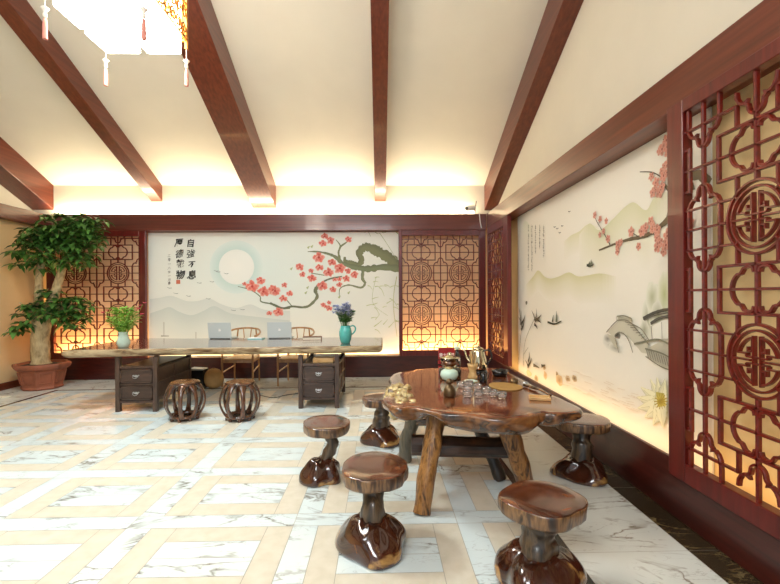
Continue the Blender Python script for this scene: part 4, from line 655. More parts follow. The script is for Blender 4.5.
# ---------------------------------------------------------------- long desk
def desk():
    t = thing('long_desk', 'long glossy wooden slab desktop with rough live edge in front of the blossom mural', 'desk', (-1.9, 6.1, .69))
    ox, oy, oz = -1.9, 6.1, .69
    front = [(-3.84, 5.40), (-3.5, 5.44), (-3.0, 5.47), (-2.5, 5.52), (-2.1, 5.56), (-1.6, 5.57), (-1.1, 5.60), (-.6, 5.61), (-.2, 5.62), (.03, 5.64)]
    back = [(.035, 6.74), (-.6, 6.83), (-1.4, 6.80), (-2.2, 6.86), (-3.0, 6.84), (-3.74, 6.92), (-3.86, 6.2)]
    pts = []
    random.seed(3)
    f2 = [(p.x, p.y) for p in catmull([(a, b, 0) for a, b in front], 10)]
    f2 = [(a, b+.012*noise.noise(Vector((a*3, 1, 0)))) for a, b in f2]
    b2 = [(p.x, p.y) for p in catmull([(a, b, 0) for a, b in back], 6)]
    out = f2+b2; n = len(out)
    cx = sum(p[0] for p in out)/n; cy = sum(p[1] for p in out)/n
    def ring(z, ins, nz=0, no=0):
        R = []
        for i, (a, b) in enumerate(out):
            y = b+(ins if b < 6 else -ins); x = a+(ins if a < -3 else -ins if a > -.3 else 0)
            k = noise.noise(Vector((a*3.1, b*3, z*9+5)))
            R.append((x-ox, y-oy+(no*k if b < 6 else 0), z-oz+nz*noise.noise(Vector((a*2.4, b, 9+z)))))
        return R
    mb = MB()
    rs = [ring(.785, .02), ring(.782, .004), ring(.765, .0, 0, .02), ring(.735, .004, .01, .045), ring(.705, .02, .012, .03), ring(.690, .045, .008, .01)]
    vs = [v for r in rs for v in r]; fs = []
    for k in range(len(rs)-1):
        for i in range(n): fs.append((k*n+i, k*n+(i+1) % n, (k+1)*n+(i+1) % n, (k+1)*n+i))
    mb.add(vs, fs, 1, True)
    mb.add(rs[0], [tuple(range(n))], 0); mb.add(rs[-1], [tuple(range(n))[::-1]], 1)
    mb.build('desktop_slab', ['desk_top', 'slab_edge'], t, weld=True)
desk()
def pedestal(label, x0, y0):
    W, D, H_ = .515, 1.0, .683
    t = thing('desk_pedestal', label, 'drawer cabinet', (x0, y0, 0), 0, 'drawer pedestals under the long desk')
    P = .055
    for (a, b) in ((0, 0), (W-P, 0), (0, D-P), (W-P, D-P)): MB().box(a, a+P, b, b+P, 0, H_).build('leg', 'desk_wood', t, bevel=.004)
    mb = MB()
    for z0, z1 in ((.11, .14), (.535, .565)): mb.box(P, W-P, .008, D-.01, z0, z1)
    mb.box(P, W-P, .008, .04, .325, .35); mb.box(P, W-P, D-.03, D-.012, .14, .535)
    mb.build('carcass', 'desk_wood', t, bevel=.003)
    for sx in (0, 1):
        xa = .012 if sx == 0 else W-.032
        mb = MB()
        mb.box(xa, xa+.02, P, D-P, .14, .535)
        for z in (.14, .335, .52): mb.box(xa-.010 if sx == 0 else xa+.008, xa+.012 if sx == 0 else xa+.03, P, D-P, z, z+.03)
        mb.box(xa-.008 if sx == 0 else xa+.008, xa+.012 if sx == 0 else xa+.028, D/2-.02, D/2+.02, .17, .52)
        mb.build('side_panel', 'desk_panel', t, bevel=.003)
    for z0, z1 in ((.145, .32), (.355, .53)):
        mb = MB(); a, b = P+.004, W-P-.004
        mb.box(a, b, .004, .35, z0, z1)
        mb.box(a+.0, b, -.004, .006, z0, z0+.025); mb.box(a, b, -.004, .006, z1-.025, z1); mb.box(a, a+.025, -.004, .006, z0, z1); mb.box(b-.025, b, -.004, .006, z0, z1)
        d = mb.build('drawer', 'desk_panel', t, bevel=.003)
        hb = MB(); c = (a+b)/2; zc = (z0+z1)/2
        poly = [(-.044, .012), (-.03, .018), (-.014, .008), (0, .018), (.014, .008), (.03, .018), (.044, .012), (.030, .0), (.014, -.006), (0, -.014), (-.014, -.006), (-.030, .0)]
        hb.prism([(c+x, zc+z) for x, z in poly], -.004, .006, 0, lambda u, v, k: (u, k, v))
        hb.tube([(c-.032, -.002, zc+.006), (c-.034, -.02, zc-.002), (c-.02, -.028, zc-.018), (c, -.03, zc-.022), (c+.02, -.028, zc-.018), (c+.034, -.02, zc-.002), (c+.032, -.002, zc+.006)], .0035, 8)
        hb.build('handle', 'silver', d)
    return t
pedestal('dark wooden drawer cabinet under the left end of the desk, beside the potted tree', -3.285, 5.52)
pedestal('dark wooden drawer cabinet under the right end of the desk, below the turquoise jug', -1.04, 5.59)
t = tag(MB().box(-.13, .13, -.09, .09, 0, .055).build('storage_box', 'lightwood', None, bevel=.004), 'small tan box in the open shelf of the right drawer cabinet', 'box')
t.location = (-.74, 5.78, .566)

# drum stools
def drum():
    t = thing('drum_stool', 'drum stool', 'stool')
    H_ = .44
    mb = MB(); mb.lathe([(0, H_-.05), (.135, H_-.05), (.158, H_-.03), (.165, H_-.012), (.158, H_-.002), (.15, H_)], n=36, mi=0)
    mb.lathe([(.15, H_), (.14, H_-.002), (0, H_-.002)], n=36, mi=1); mb.build('seat', ['drum_wood', 'drum_top'], t)
    mb = MB(); mb.lathe([(.125, .03), (.16, .03), (.168, .045), (.16, .065), (.125, .065), (.125, .03)], n=36); mb.build('base_ring', 'drum_wood', t)
    for k in range(8):
        a = 2*PI*k/8+.2; pts = []
        for s in range(11):
            u = s/10; z = .05+u*(H_-.09); r = .147+.075*math.sin(PI*u)**.8
            pts.append((r*math.cos(a), r*math.sin(a), z))
        wd = [.038, .030, .026, .024, .023, .022, .023, .024, .028, .038, .048]
        mb = MB(); mb.tube(pts, wd, 8, flat=.5, up=(-math.sin(a), math.cos(a), 0)); mb.build('leg', 'drum_wood', t)
    for k in range(8):
        a = 2*PI*k/8; mb = MB(); mb.lathe([(0, 0), (.018, 0), (.022, .012), (.018, .032), (0, .032)], (.145*math.cos(a), .145*math.sin(a), 0), 10); mb.build('foot', 'drum_wood', t)
    return t
d1 = drum(); d1.location = (-2.28, 5.18, 0)
d2 = copy_tree(d1); d2.location = (-1.63, 5.15, 0); d2.rotation_euler.z = .25
tag(d1, 'open barrel drum stool in front of the desk, nearer the left drawer cabinet', 'stool', 'drum stools before the desk')
tag(d2, 'open barrel drum stool in front of the desk, nearer the right drawer cabinet', 'stool', 'drum stools before the desk')

# round-back armchairs behind the desk
def chair():
    t = thing('round_back_chair', 'x', 'chair')
    W, D = .24, .25
    for sx in (-1, 1):
        MB().tube([(sx*W, -D, 0), (sx*W, -D, .42), (sx*W*1.0, -D+.02, .62), (sx*(W+.03), -D+.05, .80)], [.013, .018, .014, .012], 10).build('leg', 'chair_wood', t)
        MB().tube([(sx*W*.86, D, 0), (sx*W*.84, D-.02, .42), (sx*.17, D+.0, .66), (sx*.15, D+.015, .87)], [.013, .018, .014, .012], 10).build('leg', 'chair_wood', t)
    pts = [(-.27, -.22, .795), (-.285, -.06, .81), (-.265, .10, .84), (-.20, .22, .872), (-.10, .275, .885), (0, .29, .89), (.10, .275, .885), (.20, .22, .872), (.265, .10, .84), (.285, -.06, .81), (.27, -.22, .795)]
    MB().tube(catmull(pts, 4), .015, 10).build('back_rail', 'chair_wood', t)
    for x in (-.045, .045): MB().tube([(x*1.3, .23, .43), (x, .27, .66), (x*1.5, .285, .885)], .008, 8).build('back_spindle', 'chair_wood', t)
    mb = MB()
    for s in (-1, 1):
        mb.bar((s*W, -D, .40), (s*W*.85, D-.02, .40), .025, .045); mb.bar((s*W, -D, .22), (s*W*.85, D, .26), .018, .018)
    mb.bar((-W, -D, .40), (W, -D, .40), .025, .045); mb.bar((-W*.85, D-.02, .40), (W*.85, D-.02, .40), .025, .045)
    mb.build('seat_frame', 'chair_wood', t)
    MB().prism([(-W, -D), (W, -D), (W*.84, D-.02), (-W*.84, D-.02)], .415, .44).build('seat', 'lightwood', t, bevel=.006)
    return t
c1 = chair(); c1.location = (-2.26, 7.26, 0)
c2 = copy_tree(c1); c2.location = (-1.37, 7.24, 0); c2.rotation_euler.z = -.05
tag(c1, 'light wooden round-back armchair behind the desk, partly behind the left laptop', 'chair', 'round-back armchairs behind the desk')
tag(c2, 'light wooden round-back armchair behind the desk, partly behind the right laptop', 'chair', 'round-back armchairs behind the desk')

# laptops
def laptop():
    t = thing('laptop', 'x', 'laptop')
    MB().box(-.17, .17, -.01, .225, 0, .014, 0).build('keyboard_base', 'laptop_lid', t, bevel=.004)
    m = Matrix.Translation((0, -.008, .014)) @ Matrix.Rotation(math.radians(8), 4, 'X')
    mb = MB(); mb.box(-.17, .17, -.008, 0, 0, .225, 0, m); mb.box(-.158, .158, 0, .0006, .012, .215, 1, m)
    lid = mb.build('screen_lid', ['laptop_lid', 'black'], t, bevel=.002)
    MB().tube([(-.15, -.006, .008), (.15, -.006, .008)], .006, 8).build('hinge', 'black', t)
    mb = MB(); R = []
    for i in range(28):
        a = 2*PI*i/28; r = .019*(1-.14*math.exp(-((a-PI/2)/.35)**2)-.10*math.exp(-((a-3*PI/2)/.35)**2)-.38*math.exp(-(min(abs(a-.15), abs(a-.15-2*PI))/.32)**2))
        R.append((-r*math.cos(a), .115+r*math.sin(a)))
    pm = lambda u, v, k: tuple(m @ Vector((u, k, v)))
    mb.prism(R, -.0092, -.008, 0, pm); mb.prism([(-.001, .136), (-.004, .144), (-.010, .148), (-.008, .140)], -.0092, -.008, 0, pm)
    mb.build('logo', 'white', lid)
    return t
l1 = laptop(); l1.scale = (1.06,)*3; l1.location = (-2.41, 6.70, .785); l1.rotation_euler.z = -.12
l2 = copy_tree(l1); l2.scale = (1.06,)*3; l2.location = (-1.52, 6.70, .785); l2.rotation_euler.z = .03
tag(l1, 'open silver laptop seen from behind, in front of the left armchair', 'laptop', 'open laptops on the desk')
tag(l2, 'open silver laptop seen from behind, between pale teal notebook and brown book', 'laptop', 'open laptops on the desk')
mb = MB(); mb.box(-.11, .11, -.08, .08, 0, .012, 0); mb.box(-.105, .105, -.078, .075, .012, .02, 1)
o = tag(mb.build('notebook', ['teal_paper', 'white'], None), 'thin pale teal notebook lying flat on the desk between the laptops', 'notebook'); o.location = (-1.87, 6.68, .785)
t = thing('book', 'thick brown book lying on the desk right of the right laptop', 'book', (-1.00, 6.52, .785), .08)
MB().box(-.13, .13, -.085, .085, .004, .038).build('pages', 'paper_cream', t)
mb = MB(); mb.box(-.135, .135, -.09, .09, 0, .004); mb.box(-.135, .135, -.09, .09, .038, .042); mb.box(.13, .135, -.09, .09, .004, .038); mb.build('cover', 'book_brown', t)

# jug and bouquets
t = thing('jug', 'turquoise glazed jug with one handle at the right end of the desk', 'jug', (-.47, 5.97, .785))
mb = MB(); mb.lathe([(0, 0), (.062, 0), (.068, .01), (.085, .06), (.096, .13), (.095, .18), (.082, .235), (.072, .262), (.078, .275), (.071, .275), (.064, .262), (.074, .235), (.086, .18), (.086, .13), (.06, .02), (0, .015)], n=32); mb.build('body', 'turquoise', t)
t.scale = (.9, .9, .86)
MB().tube(catmull([(.07, 0, .262), (.115, 0, .275), (.148, 0, .245), (.146, 0, .20), (.120, 0, .16), (.09, 0, .135)], 5), .0105, 10).build('handle', 'turquoise', t)
def blossom(mb, c, r, mi, n=5):
    c = Vector(c)
    for k in range(n):
        a = 2*PI*k/n+random.random(); d = Vector((math.cos(a), math.sin(a), .5)).normalized()
        s = d.cross(Vector((0, 0, 1))).normalized()
        mb.add([c, c+d*r*.6+s*r*.35, c+d*r+Vector((0, 0, r*.2)), c+d*r*.6-s*r*.35], [(0, 1, 2, 3)], mi)
def leaf(mb, p, d, L, W, mi=0, droop=.25):
    p = Vector(p); d = Vector(d).normalized(); s = d.cross(Vector((0, 0, 1)))
    if s.length < .1: s = Vector((1, 0, 0))
    s.normalize(); up = s.cross(d)
    a = p+d*L*.35+up*.03*L; b = p+d*L*.72-Vector((0, 0, L*droop*.35)); c = p+d*L-Vector((0, 0, L*droop))
    lift = up*W*.18
    mb.add([p, a+s*W*.48+lift, b+s*W*.36+lift, c, b-s*W*.36+lift, a-s*W*.48+lift, a, b],
           [(0, 1, 6), (0, 6, 5), (6, 1, 2, 7), (5, 6, 7, 4), (7, 2, 3), (4, 7, 3)], mi, True)
random.seed(21)
t = thing('flower_bouquet', 'bouquet of lilac-blue flowers with green leaves standing in the turquoise jug', 'flowers', (-.47, 5.97, .84))
g = MB(); fl = MB(); st = MB()
for k in range(34):
    a = random.uniform(0, 2*PI); r = random.uniform(.0, .12); h = random.uniform(.36, .47)-r*.5
    if 1: p = Vector((r*math.cos(a)-.01, r*math.sin(a), h+.02)); st.tube([(0, 0, .0), (p.x*.4, p.y*.4, h*.5), p], .0025, 5)
    for q in range(8): blossom(fl, p+Vector((random.uniform(-.04, .04), random.uniform(-.04, .04), random.uniform(-.05, .035))), .030, 0 if random.random() < .68 else 1)
for k in range(190):
    a = random.uniform(0, 2*PI); h = random.uniform(.22, .37); r = .05+.10*(h-.2)/.17*random.uniform(.5, 1.1)
    leaf(g, (r*math.cos(a)*.6, r*math.sin(a)*.6, h), (math.cos(a), math.sin(a), .5), random.uniform(.05, .08), .036)
st.build('stems', 'leaf_mid', t); g.build('leaves', 'leaf_mid', t); fl.build('blossoms', ['petal_blue', 'petal_white'], t)
t = thing('vase', 'pale green pear-shaped vase at the left end of the desk', 'vase', (-3.26, 5.66, .785))
MB().lathe([(0, 0), (.05, 0), (.06, .008), (.078, .05), (.078, .085), (.058, .14), (.05, .17), (.06, .20), (.053, .20), (.045, .17), (.052, .14), (.07, .08), (.05, .015), (0, .012)], n=28).build('body', 'vase_pale', t)
t = thing('flower_bouquet', 'bunch of light green leaves with small pink flowers in the pale vase', 'flowers', (-3.26, 5.66, .83)); t.scale = (1.12, 1.12, 1.08)
g = MB(); fl = MB(); st = MB()
for k in range(330):
    a = random.uniform(0, 2*PI); h = random.uniform(.15, .42); r = (.03+.13*min(1, (h-.13)/.14))*random.uniform(.3, 1)*(1 if h < .33 else .8)
    p = (r*math.cos(a), r*math.sin(a), h)
    leaf(g, p, (math.cos(a), math.sin(a), random.uniform(.2, 1)), random.uniform(.045, .075), .036)
    if k % 8 == 0: st.tube([(0, 0, 0), (p[0]*.4, p[1]*.4, h*.5), p], .0025, 5)
for p in [(-.20, 0, .38), (.14, .05, .43), (.20, -.08, .40), (.19, 0, .33), (.17, .09, .46)]:
    st.tube([(0, 0, .05), (p[0]*.5, p[1]*.5, .22), p], .002, 5)
    for q in range(3): blossom(fl, Vector(p)+Vector((random.uniform(-.02, .02),)*3), .028, 0)
st.build('stems', 'leaf_light', t); g.build('leaves', 'leaf_light', t); fl.build('blossoms', ['petal_pink'], t)

# things on the floor under the desk
t = thing('storage_bin', 'black open bin under the desk between left cabinet and tan cushion', 'bin', (-2.86, 6.95, 0))
mb = MB(); mb.box(-.13, .13, -.12, .12, 0, .01)
for a, b, c, d in ((-.13, -.12, -.12, .12), (.12, .13, -.12, .12), (-.12, .12, -.12, -.11), (-.12, .12, .11, .12)): mb.box(a, b, c, d, .01, .29)
mb.build('body', 'black', t)
mb = MB(); mb.box(-.105, .10, -.09, .09, .02, .31, 0, Matrix.Rotation(.06, 4, 'Y')); tag(mb.build('paper_stack', 'white', None), 'white papers standing in the black bin under the desk', 'papers').location = (-2.86, 6.95, 0)
t = thing('floor_cushion', 'round tan cushion leaning on the black bin under the desk', 'cushion', (-2.60, 6.93, 0))
MB().lathe([(0, 0.001), (.07, .004), (.125, .04), (.155, .10), (.16, .16), (.14, .23), (.09, .285), (.03, .305), (0, .308)], n=28, sx=.95, sy=.75).build('body', 'tan_fabric', t)
MB().lathe([(0, .30), (.02, .304), (.022, .314), (0, .32)], n=12).build('button', 'book_brown', t)
o = tag(MB().tube(catmull([(-1.72, 6.35, .006), (-1.5, 6.2, .006), (-1.35, 6.36, .006), (-1.2, 6.45, .006), (-1.12, 6.5, .006)], 8), .005, 6).build('power_cable', 'black'), 'thin dark cable lying on the floor under the desk', 'cable')

# ---------------------------------------------------------------- potted tree
def tree():
    px, py = -5.33, 7.06
    t = thing('potted_tree', 'leafy green indoor tree in a terracotta pot in the left corner', 'potted tree', (px, py, 0))
    def oct_(r, z, n=8, rot=PI/8): return [(r*.86*math.cos(2*PI*k/n+rot), r*.86*math.sin(2*PI*k/n+rot), z) for k in range(n)]
    rs = [oct_(.30, 0), oct_(.33, .02), oct_(.315, .05), oct_(.375, .30), oct_(.43, .33), oct_(.45, .37), oct_(.44, .40), oct_(.38, .40), oct_(.36, .33)]
    mb = MB(); vs = [v for r in rs for v in r]; fs = []
    for k in range(len(rs)-1):
        for i in range(8): fs.append((k*8+i, k*8+(i+1) % 8, (k+1)*8+(i+1) % 8, (k+1)*8+i))
    mb.add(vs, fs); mb.add(rs[0], [tuple(range(8))[::-1]]); mb.add(rs[-1], [tuple(range(8))])
    # raised relief panels
    for k in range(8):
        a0 = 2*PI*k/8+PI/8; a1 = a0+2*PI/8
        def P(u, z, o):
            r = (.33+(.375-.315)*(z-.05)/.25 - .012)*.86 + o
            A = Vector((r*math.cos(a0), r*math.sin(a0), z)); B = Vector((r*math.cos(a1), r*math.sin(a1), z)); return A+(B-A)*u
        for (u0, u1, z0, z1) in ((.15, .85, .10, .115), (.15, .85, .255, .27), (.15, .2, .115, .255), (.8, .85, .115, .255)):
            v = [P(u0, z0, 0), P(u1, z0, 0), P(u1, z1, 0), P(u0, z1, 0), P(u0, z0, .012), P(u1, z0, .012), P(u1, z1, .012), P(u0, z1, .012)]
            mb.add(v, [(4, 5, 6, 7), (0, 1, 5, 4), (1, 2, 6, 5), (2, 3, 7, 6), (3, 0, 4, 7)])
    mb.build('pot_body', 'terracotta', t, bevel=.006)
    mb = MB(); mb.add([(x*.98, y*.98, .365+.0*k) for k, (x, y, z) in enumerate(oct_(.37, 0))], [tuple(range(8))]); mb.lathe([(.30, .362), (.2, .385), (0, .395)], n=16)
    mb.build('soil', 'soil', t)
    r = t
    lift = lambda pts: [(a+.05+.05*min(1, c), b, c+.37) for a, b, c in pts]
    T1 = catmull([(-.07, 0, 0.0), (-.085, 0, .15), (-.10, 0, .40), (-.08, .0, .62), (-.10, 0, .80)], 4)
    T1 = lift(T1)
    MB().tube(T1, [.165, .14]+[.125]*(len(T1)-5)+[.12, .115, .11], 16, jit=.14, seed=2).build('trunk', 'trunk', r)
    br = [([(-.10, 0, .70), (-.16, .02, 1.0), (-.165, .03, 1.35), (-.15, .03, 1.70), (-.2, 0, 1.95)], .075, .03),
          ([(-.05, 0, .66), (.05, -.01, .95), (.16, -.02, 1.25), (.26, -.03, 1.56), (.34, -.02, 1.80), (.42, 0, 2.05)], .085, .03),
          ([(-.165, .03, 1.3), (-.08, .0, 1.55), (.02, 0, 1.75), (.05, 0, 2.0)], .04, .018),
          ([(-.09, 0, .62), (-.25, -.05, .85), (-.38, -.08, .98)], .028, .01), ([(0, -.02, .75), (.2, -.12, .85), (.42, -.15, .90), (.62, -.15, .85)], .03, .01),
          ([(-.2, 0, 1.6), (-.4, -.05, 1.75), (-.55, -.1, 1.72)], .02, .008)]
    for pts, r0, r1 in br:
        C = catmull(lift(pts), 5); MB().tube(C, [r0+(r1-r0)*i/(len(C)-1) for i in range(len(C))], 10, jit=.12, seed=r0*50).build('branch', 'trunk', r)
    random.seed(5)
    # foliage masses: centre, radii, clusters
    masses = [((.22, -.05, 2.00), (.50, .33, .28), 52), ((-.08, 0, 1.95), (.34, .32, .25), 34), ((.55, -.05, 1.90), (.27, .27, .36), 24), ((.30, -.05, 2.24), (.40, .22, .10), 14),
              ((.15, -.12, 1.70), (.45, .25, .20), 22), ((-.40, -.12, 1.72), (.22, .2, .26), 10), ((.66, 0, 2.20), (.24, .18, .10), 8), ((-.15, .05, 1.45), (.12, .12, .25), 5),
              ((.42, -.12, .80), (.33, .25, .26), 34), ((-.20, -.12, .78), (.22, .2, .20), 16), ((.15, -.15, .85), (.30, .2, .16), 16), ((-.36, -.15, .55), (.12, .1, .16), 5), ((.0, 0, 1.10), (.12, .1, .12), 5), ((.5, -.1, 1.60), (.14, .14, .16), 6)]
    g = MB(); tw = MB()
    for c, rad, n in masses:
        c = (c[0]+(.14 if c[2] > 1.3 else .10), c[1], c[2]+.37)
        for k in range(n):
            while True:
                v = Vector((random.uniform(-1, 1), random.uniform(-1, 1), random.uniform(-1, 1)))
                if v.length <= 1: break
            p = Vector((c[0]+v.x*rad[0], c[1]+v.y*rad[1], c[2]+v.z*rad[2]))
            p.x = max(p.x, -.28); p.y = min(p.y, .42)
            q = Vector((c[0]*.8, c[1]*.8, c[2]-.05)); d0 = (p-q)
            tw.tube([p-d0*.45, p], [.006, .003], 5, cap=False)
            base = random.uniform(0, 2*PI)
            for j in range(6):
                a = base+j*2*PI/6; el = random.uniform(-.35, .45)
                d = Vector((math.cos(a)*math.cos(el), math.sin(a)*math.cos(el), math.sin(el)))
                L = random.uniform(.12, .18)
                leaf(g, p+d*.015+Vector((0, 0, .02*random.random())), d, L, L*.56, 0, random.uniform(.2, .55))
    stuff(tw.build('twigs', 'trunk', r)); stuff(g.build('foliage', 'leaf', r))
    o = tag(MB().lathe([(0, 0), (.16, 0), (.17, .012), (.15, .012), (0, .008)], n=20).build('pale_stone', 'paper_cream'), 'small pale stone on the floor at the right foot of the terracotta pot', 'dish'); o.location = (-5.38, 6.42, .001); o.scale = (.55, .3, 1)  # pale stone beside the pot, drawn as a flat disc
tree()

# ---------------------------------------------------------------- tea table
TT = [(.04,3.267),(.062,3.641),(.095,3.959),(.176,4.163),(.264,4.214),(.445,4.379),(.594,4.371),(.823,4.420),(1.053,4.407),(1.178,4.308),(1.205,4.080),(1.228,3.712),(1.246,3.349),(1.262,3.032),(1.282,2.864),(1.277,2.749),(1.229,2.679),(1.150,2.648),(1.067,2.641),(.992,2.667),(.850,2.573),(.689,2.569),(.573,2.606),(.482,2.666),(.384,2.705),(.280,2.769),(.189,2.822),(.110,2.80),(.048,2.900),(.02,3.08)]
def tea_table():
    ox, oy = .65, 3.45
    t = thing('tea_table', 'live-edge tea table of glossy brown wood carried on log legs', 'table', (ox, oy, 0))
    out = [(p.x, p.y) for p in catmull([(a, b, 0) for a, b in TT], 7, closed=True)]
    n = len(out); cx, cy = .66, 3.45
    def ring(z, k, nz=0, no=0, fz=None):
        R = []
        for a, b in out:
            dx, dy = a-cx, b-cy; L = math.hypot(dx, dy); q = noise.noise(Vector((a*4, b*4, z*7)))
            ss = (L-k+no*q)/L
            front = max(0, min(1, (3.1-b)/.4))
            zz = z+nz*noise.noise(Vector((a*5+3, b*5, 1.3)))
            if fz: zz += fz(a, b)*front
            R.append((cx+dx*ss-ox, cy+dy*ss-oy, zz))
        return R
    def lip(a, b):     # notch above the front left leg, deeper lobes right of it
        return .055*math.exp(-((a-.30)/.07)**2) - .020*math.exp(-((a-.52)/.12)**2) - .010*math.exp(-((a-.85)/.15)**2) + .02*math.exp(-((a-1.02)/.06)**2) + .025*max(0, (a-1.12)/.15) + .02*max(0, (.2-a)/.2)
    rs = [ring(.700, .22), ring(.701, .05, 0, .01), ring(.697, .012, .006, .02), ring(.682, .0, .012, .03), ring(.655, -.004, .014, .055, lambda a, b: lip(a, b)*.35),
          ring(.625, .02, .016, .08, lambda a, b: lip(a, b)*.7), ring(.598, .065, .016, .07, lip), ring(.590, .12, .01, .04, lip), ring(.60, .3)]
    mb = MB(); vs = [v for r in rs for v in r]
    for k in range(len(rs)-1):
        fs = [(k*n+i, k*n+(i+1) % n, (k+1)*n+(i+1) % n, (k+1)*n+i) for i in range(n)]
        o = len(mb.v)
        mb.add([vs[j] for j in range(k*n, (k+2)*n)], [(i, (i+1) % n, n+(i+1) % n, n+i) for i in range(n)], 0 if k < 2 else 1, True)
    mb.add(rs[0], [tuple(range(n))], 0, True); mb.add(rs[-1], [tuple(range(n))[::-1]], 1)
    top = mb.build('table_top', ['tea_top', 'tea_edge'], t, weld=True)
    # pale burl at the left end
    random.seed(9); mb = MB()
    for k in range(110):
        a = random.uniform(0, 1); b = random.uniform(0, 1)
        px = .075+.15*a-.02*b; py = 2.93+.62*b; pz = .675+.035*random.random()-.09*random.random()*(1 if (a < .3 or b < .12) else 0)
        s = random.uniform(.014, .036)
        bm = bmesh.new(); bmesh.ops.create_icosphere(bm, subdivisions=2, radius=s)
        vs = []
        for v in bm.verts:
            q = 1+.7*noise.noise(v.co*45+Vector((k, 0, 0))); vs.append(Vector((v.co.x*q+px-ox, v.co.y*q*1.3+py-oy, v.co.z*q*.8+pz)))
        mb.add(vs, [tuple(v.index for v in f.verts) for f in bm.faces], 0, True); bm.free()
    mb.build('burl', 'burl', t)['label'] = 'pale knotty burl'
    legs = [([(.395, 3.06, .62), (.36, 3.0, .45), (.31, 2.93, .25), (.265, 2.87, 0)], [.066, .064, .062, .056], 'log_amber', 'amber log leg'),
            ([(.31, 3.72, .62), (.28, 3.73, .40), (.23, 3.76, .2), (.20, 3.78, 0)], [.06, .062, .06, .06], 'log_grey', 'grey weathered log leg'),
            ([(.82, 2.95, .62), (.90, 3.0, .42), (.985, 3.06, .2), (1.045, 3.12, 0)], [.072, .068, .062, .058], 'log_amber', 'brown log leg'),
            ([(.70, 3.58, .60), (.78, 3.50, .38), (.86, 3.42, .18), (.92, 3.36, 0)], [.06, .058, .052, .045], 'log_dark', 'blackened log leg')]
    for k, (pts, rr, m, lb) in enumerate(legs):
        C = catmull([(a-ox, b-oy, c) for a, b, c in pts], 5); nn = len(C)
        R = [rr[0]+(rr[-1]-rr[0])*i/(nn-1) for i in range(nn)]
        R = [r*(1+.06*math.sin(i*1.3+k)) for i, r in enumerate(R)]
        o = MB().tube(C, R, 18, jit=.16, seed=k+1.5).build('leg', m, t); o['label'] = lb
    mb = MB(); Ps = catmull([(.22-ox, 3.17-oy, .345), (.5-ox, 3.16-oy, .335), (.78-ox, 3.15-oy, .325), (.92-ox, 3.13-oy, .33)], 5)
    for i in range(len(Ps)-1): pass
    mb.tube(Ps, [.072]*len(Ps), 8, jit=.05, seed=8, flat=.6, up=(0, .38, .92), smooth=False); mb.build('stretcher', 'beam_dark', t)
    mb = MB()
    mb.tube([(.25-ox, 3.74-oy, .36), (.72-ox, 3.56-oy, .40)], .045, 10, jit=.15, seed=4); mb.build('stretcher', 'tea_edge', t)
tea_table()

def stump(label, seat, base, sw, sd, rot, seed, br_, bh=.19, th=.075, stem=.062, lean=0, group=None):
    """seat = centre of the seat top, base = centre of the root block on the floor"""
    bx, by = base; t = thing('stump_stool', label, 'stool', (bx, by, 0), 0, group)
    sx, sy, H_ = seat[0]-bx, seat[1]-by, .44
    n = 48; out = []
    for i in range(n):
        a = 2*PI*i/n; k = 1+.16*noise.noise(Vector((math.cos(a)*1.1+seed*3.1, math.sin(a)*1.1, seed)))+.03*noise.noise(Vector((math.cos(a)*4, math.sin(a)*4, seed*2)))
        x, y = sw*k*math.cos(a), sd*k*math.sin(a); out.append((sx+x*math.cos(rot)-y*math.sin(rot), sy+x*math.sin(rot)+y*math.cos(rot)))
    def ring(z, sc, no=0): return [(sx+(a-sx)*(sc+no*noise.noise(Vector((a*22, b*22, z*4)))), sy+(b-sy)*(sc+no*noise.noise(Vector((a*22, b*22, z*4)))), z) for a, b in out]
    rs = [ring(H_, .55), ring(H_, .93), ring(H_-.004, .985), ring(H_-.014, 1.0, .03), ring(H_-th*.5, .985, .06), ring(H_-th+.012, .97, .06), ring(H_-th, .92), ring(H_-th-.004, .4)]
    mb = MB()
    for k in range(len(rs)-1):
        mb.add(rs[k]+rs[k+1], [(i, (i+1) % n, n+(i+1) % n, n+i) for i in range(n)], 0 if k < 2 else 1, True)
    mb.add(rs[0], [tuple(range(n))], 0, True); mb.add(rs[-1], [tuple(range(n))[::-1]], 1)
    # the texture of the seat should centre on the seat
    mb.build('seat', ['stump_top', 'stump_bark'], t, weld=True)
    C = catmull([(0, 0, bh-.07), (lean, lean*.3, bh+.04), (sx*.6+lean*1.2, sy*.6, bh+.12), (sx, sy, H_-th+.006)], 5)
    MB().tube(C, [stem*(1.12-.012*i+.05*math.sin(i*1.1+seed)) for i in range(len(C))], 16, jit=.26, seed=seed+.7).build('stem', 'stump_stem', t)
    # root block: lobed mound
    mb = MB(); nl, nz = 56, 16; vs = []
    for j in range(nz+1):
        u = j/nz
        for i in range(nl):
            a = 2*PI*i/nl
            prof = math.cos(u*PI/2)**.42
            lob = 1+.08*math.sin(a*3+seed*2.1)+.02*math.sin(a*6+seed*4)*(1-u)+.30*noise.noise(Vector((math.cos(a)*1.2+seed, math.sin(a)*1.2, u*1.4+seed)))
            r = br_*(.98+.05*math.sin(u*6))*(prof*.86+.14*(1-u))*lob if u < 1 else .0
            r = max(r, .05 if u < .98 else .0)
            if u < .06: r *= .95
            z = bh*(math.sin(u*PI/2)**1.15)*(1+.12*noise.noise(Vector((math.cos(a)*2.4+seed, math.sin(a)*2.4, u*3))))
            vs.append((r*math.cos(a), r*math.sin(a), max(0, z)))
    fs = [(j*nl+i, j*nl+(i+1) % nl, (j+1)*nl+(i+1) % nl, (j+1)*nl+i) for j in range(nz) for i in range(nl)]
    mb.add(vs, fs, 0, True); mb.add(vs[:nl], [tuple(range(nl))[::-1]], 0)
    mb.build('root_base', 'stump_root', t, weld=True)
    return t
G = 'tree stump stools around the tea table'
